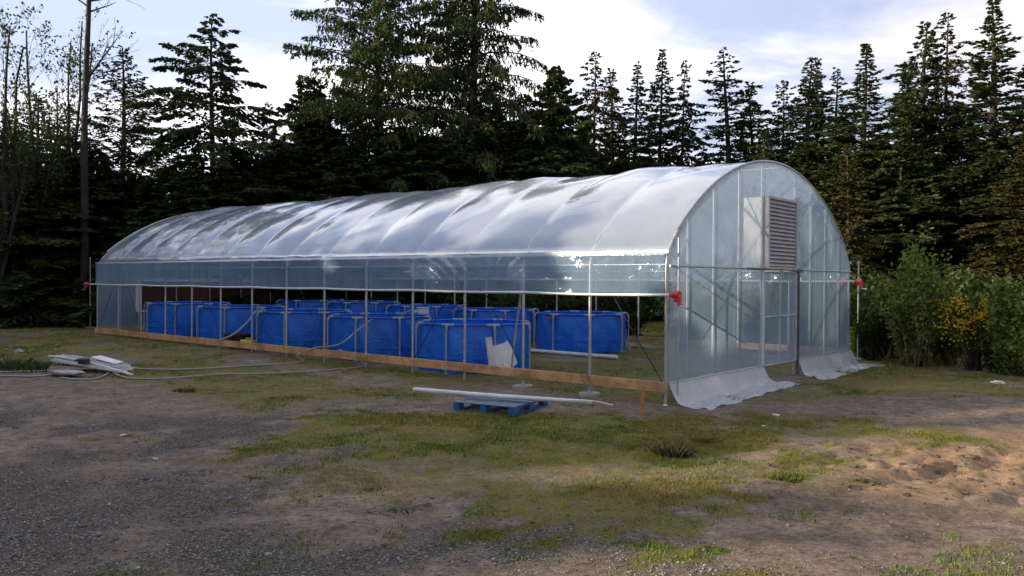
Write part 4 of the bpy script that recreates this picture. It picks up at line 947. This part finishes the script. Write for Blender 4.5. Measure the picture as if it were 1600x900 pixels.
# ------------------------------------------------------------------ pools
def make_pool():
    root = empty('frame_pool', (0, 0, 0)); PR, PH, n = 1.12, 0.88, 8
    corner = [Vector((PR*math.cos(k*2*math.pi/n), PR*math.sin(k*2*math.pi/n), 0)) for k in range(n)]
    nu, nvv = n*10, 12; V = []; kr = np.random.default_rng(9)
    for k in range(n):
        a_, b_ = corner[k], corner[(k+1) % n]
        for q in range(10):
            f = q/10; p = a_.lerp(b_, f); out = p.normalized(); bu = 4*f*(1-f)
            for j in range(nvv):
                h = j/(nvv-1); z = PH*h
                off = 0.05*bu*math.sin(math.pi*min(1, h*0.9+0.05))+0.018*math.sin(f*9+h*5+k*2)*math.sin(math.pi*h)+0.03*(1-h)**2*math.sin(k*3+f*14)*bu
                pp = p+out*(off-0.02)
                V.append((pp.x, pp.y, z))
    o = link('liner', rawmesh('liner', np.array(V), grid_faces(nu, nvv, True), smooth=True), MAT['tarp'], root)
    m_ = MB(); m_.add([(v.x*0.97, v.y*0.97, 0.03) for v in corner], [tuple(range(n))]); m_.build('pool_floor', MAT['tarp'], root)
    m_ = MB()
    for k in range(n): m_.tube([corner[k]+Vector((0, 0, PH)), corner[(k+1) % n]+Vector((0, 0, PH))], 0.021, 8)
    m_.build('rim_sleeve', MAT['tarp'], root)
    for k in range(n):
        p = corner[k]; o_ = p.normalized(); m_ = MB(); q = p+o_*0.045
        m_.tube([Vector((q.x, q.y, -0.03)), Vector((q.x, q.y, PH-0.02))], 0.019, 7)
        m_.box((q.x, q.y, 0.0), (0.09, 0.09, 0.02)); post = m_.build('pool_post', MAT['post_white'], root)
        m_ = MB(); d1 = (corner[(k+1) % n]-p).normalized(); d0 = (corner[k-1]-p).normalized(); c_ = p+o_*0.005+Vector((0, 0, PH))
        m_.tube([c_+d0*0.13, c_, c_+d1*0.13], 0.027, 8); m_.tube([c_, Vector((q.x, q.y, PH-0.10))], 0.025, 8)
        m_.build('tee_joint', MAT['post_white'], post)
    m_ = MB(); ring = [c_*1.005+c_.normalized()*0.012 for c_ in corner]
    for k in range(n): m_.bar(ring[k]+Vector((0, 0, 0.27)), ring[(k+1) % n]+Vector((0, 0, 0.27)), 0.006, 0.035)
    m_.build('pool_strap', MAT['tarp'], root)
    return root
pool0 = make_pool(); first = True
ordf = ['right end', 'second from the right end', 'middle', 'second from the left end', 'left end']
for row, (t_, s0) in enumerate(((1.50, 5.08), (6.28, 5.90))):
    for k in range(5):
        s_ = s0+k*2.73+(0.05 if k % 2 else -0.03); x, y = xy(s_, t_+(0.04 if k % 2 else 0))
        p = pool0 if first else copy_tree(pool0); first = False
        p.location = (x, y, gz(x, y)+0.01); p.rotation_euler = (0, 0, 0.37+0.13*k+0.5*row)
        where = 'front row by the board' if row == 0 else 'back row'
        lab = 'round blue frame pool at the %s of the %s' % (ordf[k], where) if k in (0, 4) else 'round blue frame pool, %s in the %s' % (ordf[k], where)
        if row == 1 and k == 0: lab = 'blue frame pool with a red patch on its side, right end of back row'
        tag(p, lab, 'pool', 'round blue pools inside the greenhouse')
        if row == 1 and k == 0:
            c_ = dp(853, 503, 19.35); c_ = Vector((x, y, 0))+(Vector((c_.x, c_.y, 0))-Vector((x, y, 0))).normalized()*1.15
            m_ = MB(); m_.box((0, 0, 0), (0.10, 0.03, 0.06), bev=0.01); m_.tube([(0.05, 0, 0.0), (0.10, -0.05, 0.03)], 0.02, 6)
            vv = m_.build('valve', MAT['red'], p); vv.matrix_parent_inverse = p.matrix_basis.inverted(); vv.location = (c_.x-0.02, c_.y, 0.72)
        if row == 0 and k == 0:
            pass

# ------------------------------------------------------------------ loose things in and round the greenhouse
def cat1(o, label, cat, group=None): return tag(o, label, cat, group)
def pipe(name, pts, r, mat, label, cat, n=8, sm=8):
    m_ = MB(); m_.tube(spline(pts, sm) if sm else pts, r, n); o = m_.build(name, MAT[mat]); return tag(o, label, cat)
G = lambda s_, t_, z: Vector((*xy(s_, t_), z))
# hanging pale pipe inside the curtain
pipe('hanging_pipe', [G(2.62, 0.20, 2.0), G(2.80, 0.22, 1.6), G(2.95, 0.25, 0.9), G(3.05, 0.22, 0.05)], 0.017, 'hose', 'thin pipe hanging from the eave beside the white plastic sheet', 'pipe')
# trough piece standing
p = G(3.35, 0.12, 0.06); m_ = MB()
sec = [(-0.045, 0.035), (-0.045, -0.03), (0.045, -0.03), (0.045, 0.035), (0.036, 0.035), (0.036, -0.02), (-0.036, -0.02), (-0.036, 0.035)]
m_.prism(sec, 0, 0.62); o = m_.build('gutter_piece', MAT['white_pvc']); o.location = p; o.rotation_euler = (R(-5), R(-6), R(30)); cat1(o, 'short white gutter piece standing against the nearest pool', 'gutter')
# leaning white sheet (irregular panel with thickness)
poly = [(-0.17, 0.0), (-0.24, 0.12), (-0.26, 0.40), (0.0, 0.46), (0.05, 0.50), (0.14, 0.38), (0.26, 0.10), (0.12, 0.0)]
m_ = MB(); nP = len(poly)
m_.prism([(a_, b_) for a_, b_ in poly], 0, 0.02); m_.prism([(0.05+0.12*math.cos(a)*1.0, 0.14+0.13*math.sin(a)) for a in np.linspace(0, 2*math.pi, 15)[:-1]], 0.02, 0.05)
o = m_.build('plastic_sheet', MAT['litter']); c_ = dp(790, 571, 14.05); o.location = (c_.x, c_.y, 0.12); o.rotation_euler = (R(78), 0, R(12)); o.scale = (0.80, 0.98, 1)
cat1(o, 'white plastic sheet with a round boss leaning on the nearest pool', 'plastic sheet')
# grey pipe on the floor, back
a_, b_ = gp(828, 551), gp(965, 562); pipe('floor_pipe', [a_+Vector((0, 0, .05)), a_.lerp(b_, .5)+Vector((0, 0, .05)), b_+Vector((0, 0, .05))], 0.045, 'white_pvc', 'pale pipe lying on the grass by the pool at the right', 'pipe')
# dark tub + yellow box
m_ = MB(); m_.tube([(0, 0, 0), (0, 0, 0.1), (0, 0, 0.30)], [0.25, 0.28, 0.32], 18, False); m_.add([(0.25*math.cos(k/18*6.283), 0.25*math.sin(k/18*6.283), 0.01) for k in range(18)], [tuple(range(18))]); m_.tube([(0.32*math.cos(k/24*6.283), 0.32*math.sin(k/24*6.283), 0.30) for k in range(25)], 0.012, 5, False)
o = m_.build('tub', MAT['dark_plastic']); o.location = G(11.7, 0.45, gz(*xy(11.7, 0.45))); cat1(o, 'low dark tub between two front row pools', 'tub')
c_ = G(10.95, 0.25, 0.0); m_ = MB(); m_.box((0, 0, 0.13), (0.42, 0.16, 0.20), bev=0.02); m_.tube([(-0.1, 0, 0.23), (-0.08, 0, 0.27), (0.08, 0, 0.27), (0.1, 0, 0.23)], 0.01, 6)
o = m_.build('toolbox', MAT['yellow']); o.location = (c_.x, c_.y, gz(c_.x, c_.y)); o.rotation_euler = (0, 0, R(-35)); cat1(o, 'small yellow toolbox on the ground behind the base board', 'toolbox')
# white filter box on the rim of the second pool
c_ = dp(662, 493, 17.6); m_ = MB(); m_.box((0, 0, 0), (0.24, 0.16, 0.14), bev=0.02); m_.tube([(-0.13, 0, 0), (-0.2, 0, -0.02)], 0.03, 8); m_.box((0, 0.0, 0.075), (0.26, 0.18, 0.02), bev=0.005)
o = m_.build('filter_box', MAT['white_pvc']); o.location = (c_.x-0.02, c_.y, 0.96); o.rotation_euler = (0, 0, .3); cat1(o, 'small white filter box hung on the rim of the second pool', 'filter box')
# hoses
pipe('hose', [dp(585, 500, 16.9), dp(578, 501, 16.4), dp(560, 515, 15.9), dp(530, 538, 15.7), G(8.0, -0.06, 0.24), G(8.15, -0.4, 0.1), gp(470, 566, .02), gp(380, 572, .02), gp(280, 577, .02), gp(205, 575, .03), gp(180, 568, .06)], 0.0145, 'hose_pale', 'grey hose from a pool rim over the base board and across the grass', 'hose')
pipe('hose', [G(7.2, 0.35, 0.10), G(7.25, -0.06, 0.24), gp(570, 570, .04), gp(520, 578, .02), gp(430, 583, .02), gp(340, 585, .02), gp(265, 591, .02), gp(205, 591, .02), gp(180, 584, .02), gp(171, 575, .08)], 0.0145, 'hose_pale', 'pale hose looping over the ground to the white pipe pile', 'hose')
pipe('hose', [gp(172, 575, .08), gp(168, 584, .02), gp(148, 592, .02), gp(120, 593, .02), gp(95, 590, .02)], 0.0145, 'hose_pale', 'short hose loop between the white bag and the pipe pile', 'hose')
pipe('hose', [gp(-60, 582, .02), gp(0, 581, .02), gp(60, 580, .02), gp(105, 577, .02), gp(140, 572, .05), gp(165, 570, .08)], 0.0145, 'hose_pale', 'upper of the two hoses running in from the left edge', 'hose')
pipe('hose', [gp(-60, 588, .02), gp(0, 587, .02), gp(50, 587, .02), gp(85, 585, .03)], 0.0145, 'hose_pale', 'lower of the two hoses from the left edge, ending at the white bag', 'hose')
pipe('hose', [dp(405, 484, 19.2), dp(398, 488, 18.8), dp(385, 505, 18.5), dp(365, 522, 18.4), dp(345, 531, 18.5)], 0.020, 'hose', 'dark hose sloping down between two front row pools', 'hose')
pipe('hose', [dp(624, 503, 17.6), dp(628, 492, 17.5), dp(638, 486, 17.5), dp(650, 487, 17.6), dp(657, 492, 17.6)], 0.0145, 'hose_pale', 'short arched hose joined to the white filter box', 'hose')
# stake at the near corner
a_ = gp(1000, 649); top = dp(1006, 604, a_.y+0.15); m_ = MB(); m_.bar(a_-Vector((0, 0, .1)), top, 0.05, 0.022, (0, 1, 0)); tag(m_.build('wooden_stake', MAT['stake']), 'orange brown wooden stake leaning below the end of the base board', 'stake')

# pallet with long pipes on it
p = gp(770, 640); m_ = MB(); pw, pl = 1.02, 1.12
root = empty('pallet', (-0.13, 11.1, gz(-0.1, 11.1)+0.015), R(-28), (0.90, 0.90, 0.85)); tag(root, 'blue wooden pallet on the grass under long white pipes', 'pallet')
for k in range(7): m_ = MB(); m_.box((0, -pl/2+0.06+k*(pl-0.12)/6, 0.135), (pw, 0.115, 0.018), bev=0.002); m_.build('deck_board', MAT['pallet_top'], root)
for k in (-1, 0, 1):
    m_ = MB(); m_.box((k*(pw/2-0.05), 0, 0.115), (0.095, pl, 0.02), bev=0.002); m_.build('stringer', MAT['pallet'], root)
    for q in (-1, 0, 1): m_ = MB(); m_.box((k*(pw/2-0.05), q*(pl/2-0.075), 0.064), (0.10, 0.145, 0.08), bev=0.004); m_.build('block', MAT['pallet'], root)
    m_ = MB(); m_.box((k*(pw/2-0.05), 0, 0.012), (0.095, pl, 0.02), bev=0.002); m_.build('bottom_board', MAT['pallet'], root)
a_, b_ = dp(646, 610, 11.35), dp(925, 630, 10.45)
for k, (off, rr, ll) in enumerate(((0.0, 0.028, 'front'), (0.07, 0.026, 'rear'))):
    m_ = MB(); o_ = Vector((0.02*k, off, 0.012-0.003*k)); m_.tube([a_+o_, a_.lerp(b_, .5)+o_-Vector((0, 0, .012)), b_+o_-Vector((0.1*k, 0, 0))], rr, 10)
    tag(m_.build('white_pipe', MAT['white_pvc']), '%s long white pipe lying across the blue pallet' % ll, 'pipe')
pipe('thin_rod', [b_+Vector((-0.4, -0.01, 0.036)), b_+Vector((0.0, -0.005, 0.03)), b_+Vector((0.26, -0.02, -0.02))], 0.008, 'litter', 'thin pale rod sticking out past the pipes on the blue pallet', 'rod', 6, 3)

# pile at the left: old pallet, gutters and sheets
P0 = gp(135, 580)
root = empty('pallet', (P0.x-0.15, P0.y+0.15, P0.z), R(25), (0.95, 0.95, 0.6)); tag(root, 'old tan wooden pallet under the white gutters at the left', 'pallet')
for k in range(6): m_ = MB(); m_.box((0, -0.5+k*0.2, 0.12), (1.1, 0.10, 0.02)); m_.build('deck_board', MAT['grey_wood'], root)
for k in (-1, 0, 1): m_ = MB(); m_.box((k*0.48, 0, 0.055), (0.06, 1.1, 0.105)); m_.build('stringer', MAT['grey_wood'], root)
def gutter(name, a_, b_, w_, h_, label, mat='white_pvc'):
    sec = [(-w_/2, h_/2), (-w_/2, -h_/2), (w_/2, -h_/2), (w_/2, h_/2), (w_/2-0.012, h_/2), (w_/2-0.012, -h_/2+0.012), (-w_/2+0.012, -h_/2+0.012), (-w_/2+0.012, h_/2)]
    d = Vector(b_)-Vector(a_); m_ = MB(); z_ = d.normalized(); x_ = z_.cross(Vector((0, 0, 1))).normalized(); y_ = x_.cross(z_)
    M_ = Matrix((x_, y_, z_)).transposed().to_4x4(); M_.translation = Vector(a_); m_.prism(sec, 0, d.length, M_)
    return tag(m_.build(name, MAT[mat]), label, 'gutter')
dd = P0.y
gutter('white_gutter', dp(92, 556, dd+0.5), dp(200, 572, dd-0.2), 0.12, 0.05, 'long white gutter at the back of the pile on the tan pallet')
gutter('white_gutter', dp(110, 557, dd+0.3), dp(205, 576, dd-0.3), 0.11, 0.05, 'middle white gutter of the pile on the tan pallet')
gutter('white_gutter', dp(82, 562, dd+0.3), dp(196, 581, dd-0.45), 0.09, 0.04, 'front white gutter of the pile on the tan pallet')
pipe('white_pipe', [dp(76, 557, dd+0.6), dp(100, 559, dd+0.3), dp(150, 569, dd-.1), dp(207, 586, dd-0.6)], 0.022, 'white_pvc', 'thin white pipe sticking out of the pile on the tan pallet', 'pipe')
m_ = MB(); m_.box((0, 0, 0), (0.62, 0.20, 0.02), bev=0.005); o = m_.build('plastic_board', MAT['litter']); c_ = dp(166, 562, dd); o.location = c_+Vector((0.02, 0, 0.0)); o.rotation_euler = (0.05, 0.14, -0.45); cat1(o, 'flat white plastic board lying on top of the gutters at the left', 'plastic board')
m_ = MB(); m_.box((0, 0, 0), (0.20, 0.12, 0.10), bev=0.02); m_.tube([(-0.1, 0, 0.02), (-0.2, 0, 0.0)], 0.02, 6); o = m_.build('pump', MAT['dark_plastic']); c_ = dp(131, 564, dd-0.1); o.location = c_; o.rotation_euler = (0, 0, -.3); cat1(o, 'small dark pump on the gutters of the left pile', 'pump')
# white bag: crumpled sack
import bmesh
bm = bmesh.new(); bmesh.ops.create_icosphere(bm, subdivisions=4, radius=1)
for v in bm.verts:
    c0 = v.co.copy(); n_ = float(fbm(np.array([c0.x*2.5+c0.z]), np.array([c0.y*2.5+5]), 3, 4)[0])
    v.co = Vector((c0.x*0.30, c0.y*0.13, c0.z*0.045))*(0.65+0.8*n_)
me = bpy.data.meshes.new('plastic_bag'); bm.to_mesh(me); bm.free(); me.shade_smooth(); o = link('plastic_bag', me, MAT['hose_pale']); p = gp(104, 588); o.location = p+Vector((0, 0, 0.06)); o.rotation_euler = (0, 0, -.15)
cat1(o, 'crumpled white plastic bag on the ground in front of the pipe pile', 'bag')
# litter scraps and stones that stand out
def scrap(px, py, w_, label, mat='litter', name='paper_scrap', cat='litter', hz=0.25):
    random.seed(int(px)); bm = bmesh.new(); bmesh.ops.create_icosphere(bm, subdivisions=2, radius=1)
    for v in bm.verts: v.co = Vector((v.co.x*w_, v.co.y*w_*0.6, v.co.z*w_*hz))*random.uniform(0.7, 1.25)
    me = bpy.data.meshes.new(name); bm.to_mesh(me); bm.free(); o = link(name, me, MAT[mat]); o.location = gp(px, py)+Vector((0, 0, w_*hz*0.5)); o.rotation_euler = (0, 0, random.random()*3); return tag(o, label, cat)
scrap(1558, 599, 0.13, 'white scrap on the grass at the far right')
scrap(193, 680, 0.035, 'pale scrap on the gravel at the left')
scrap(1213, 649, 0.05, 'larger pale scrap on the dirt in front of the skirts')
scrap(1194, 666, 0.03, 'small pale scrap on the dirt in front of the skirts')
scrap(970, 667, 0.03, 'dark pebble in the yellow grass', 'strap', 'pebble', 'pebble', 0.6)
scrap(895, 787, 0.02, 'tiny blue scrap in the middle of the yard', 'pallet')
scrap(1040, 634, 0.05, 'white scrap at the near corner post')
scrap(242, 718+0, 0.05, 'darker flat stone on the left gravel', 'concrete', 'stone', 'stone', 0.3)
scrap(30, 552, 0.10, 'pale stone in the gravel heap at the left edge', 'concrete', 'stone', 'stone', 0.6)
random.seed(91)
for k in range(110):
    px, py = random.uniform(1190, 1600), random.gauss(740, 28)
    if k >= 80: px, py = random.uniform(0, 1150), random.uniform(600, 880)
    p = gp(px, py); w_ = random.uniform(0.012, 0.045)
    bm = bmesh.new(); bmesh.ops.create_icosphere(bm, subdivisions=1, radius=1)
    for v in bm.verts: v.co = Vector((v.co.x*w_, v.co.y*w_*0.8, v.co.z*w_*0.6))*random.uniform(0.65, 1.3)
    me = bpy.data.meshes.new('clod'); bm.to_mesh(me); bm.free()
    o = link('clod', me, MAT['clod'] if 'clod' in MAT else MAT['concrete']); o.location = p
    tag(o, 'small clod or stone lying loose on the yard', 'stone', 'loose clods and stones on the yard')
# drop unused source trees
for k_, r_ in T.items():
    if k_ not in used:
        for ch in list(r_.children): bpy.data.objects.remove(ch)
        bpy.data.objects.remove(r_)
for o in bpy.data.objects:
    for q in ('_H', '_R'):
        if q in o: del o[q]
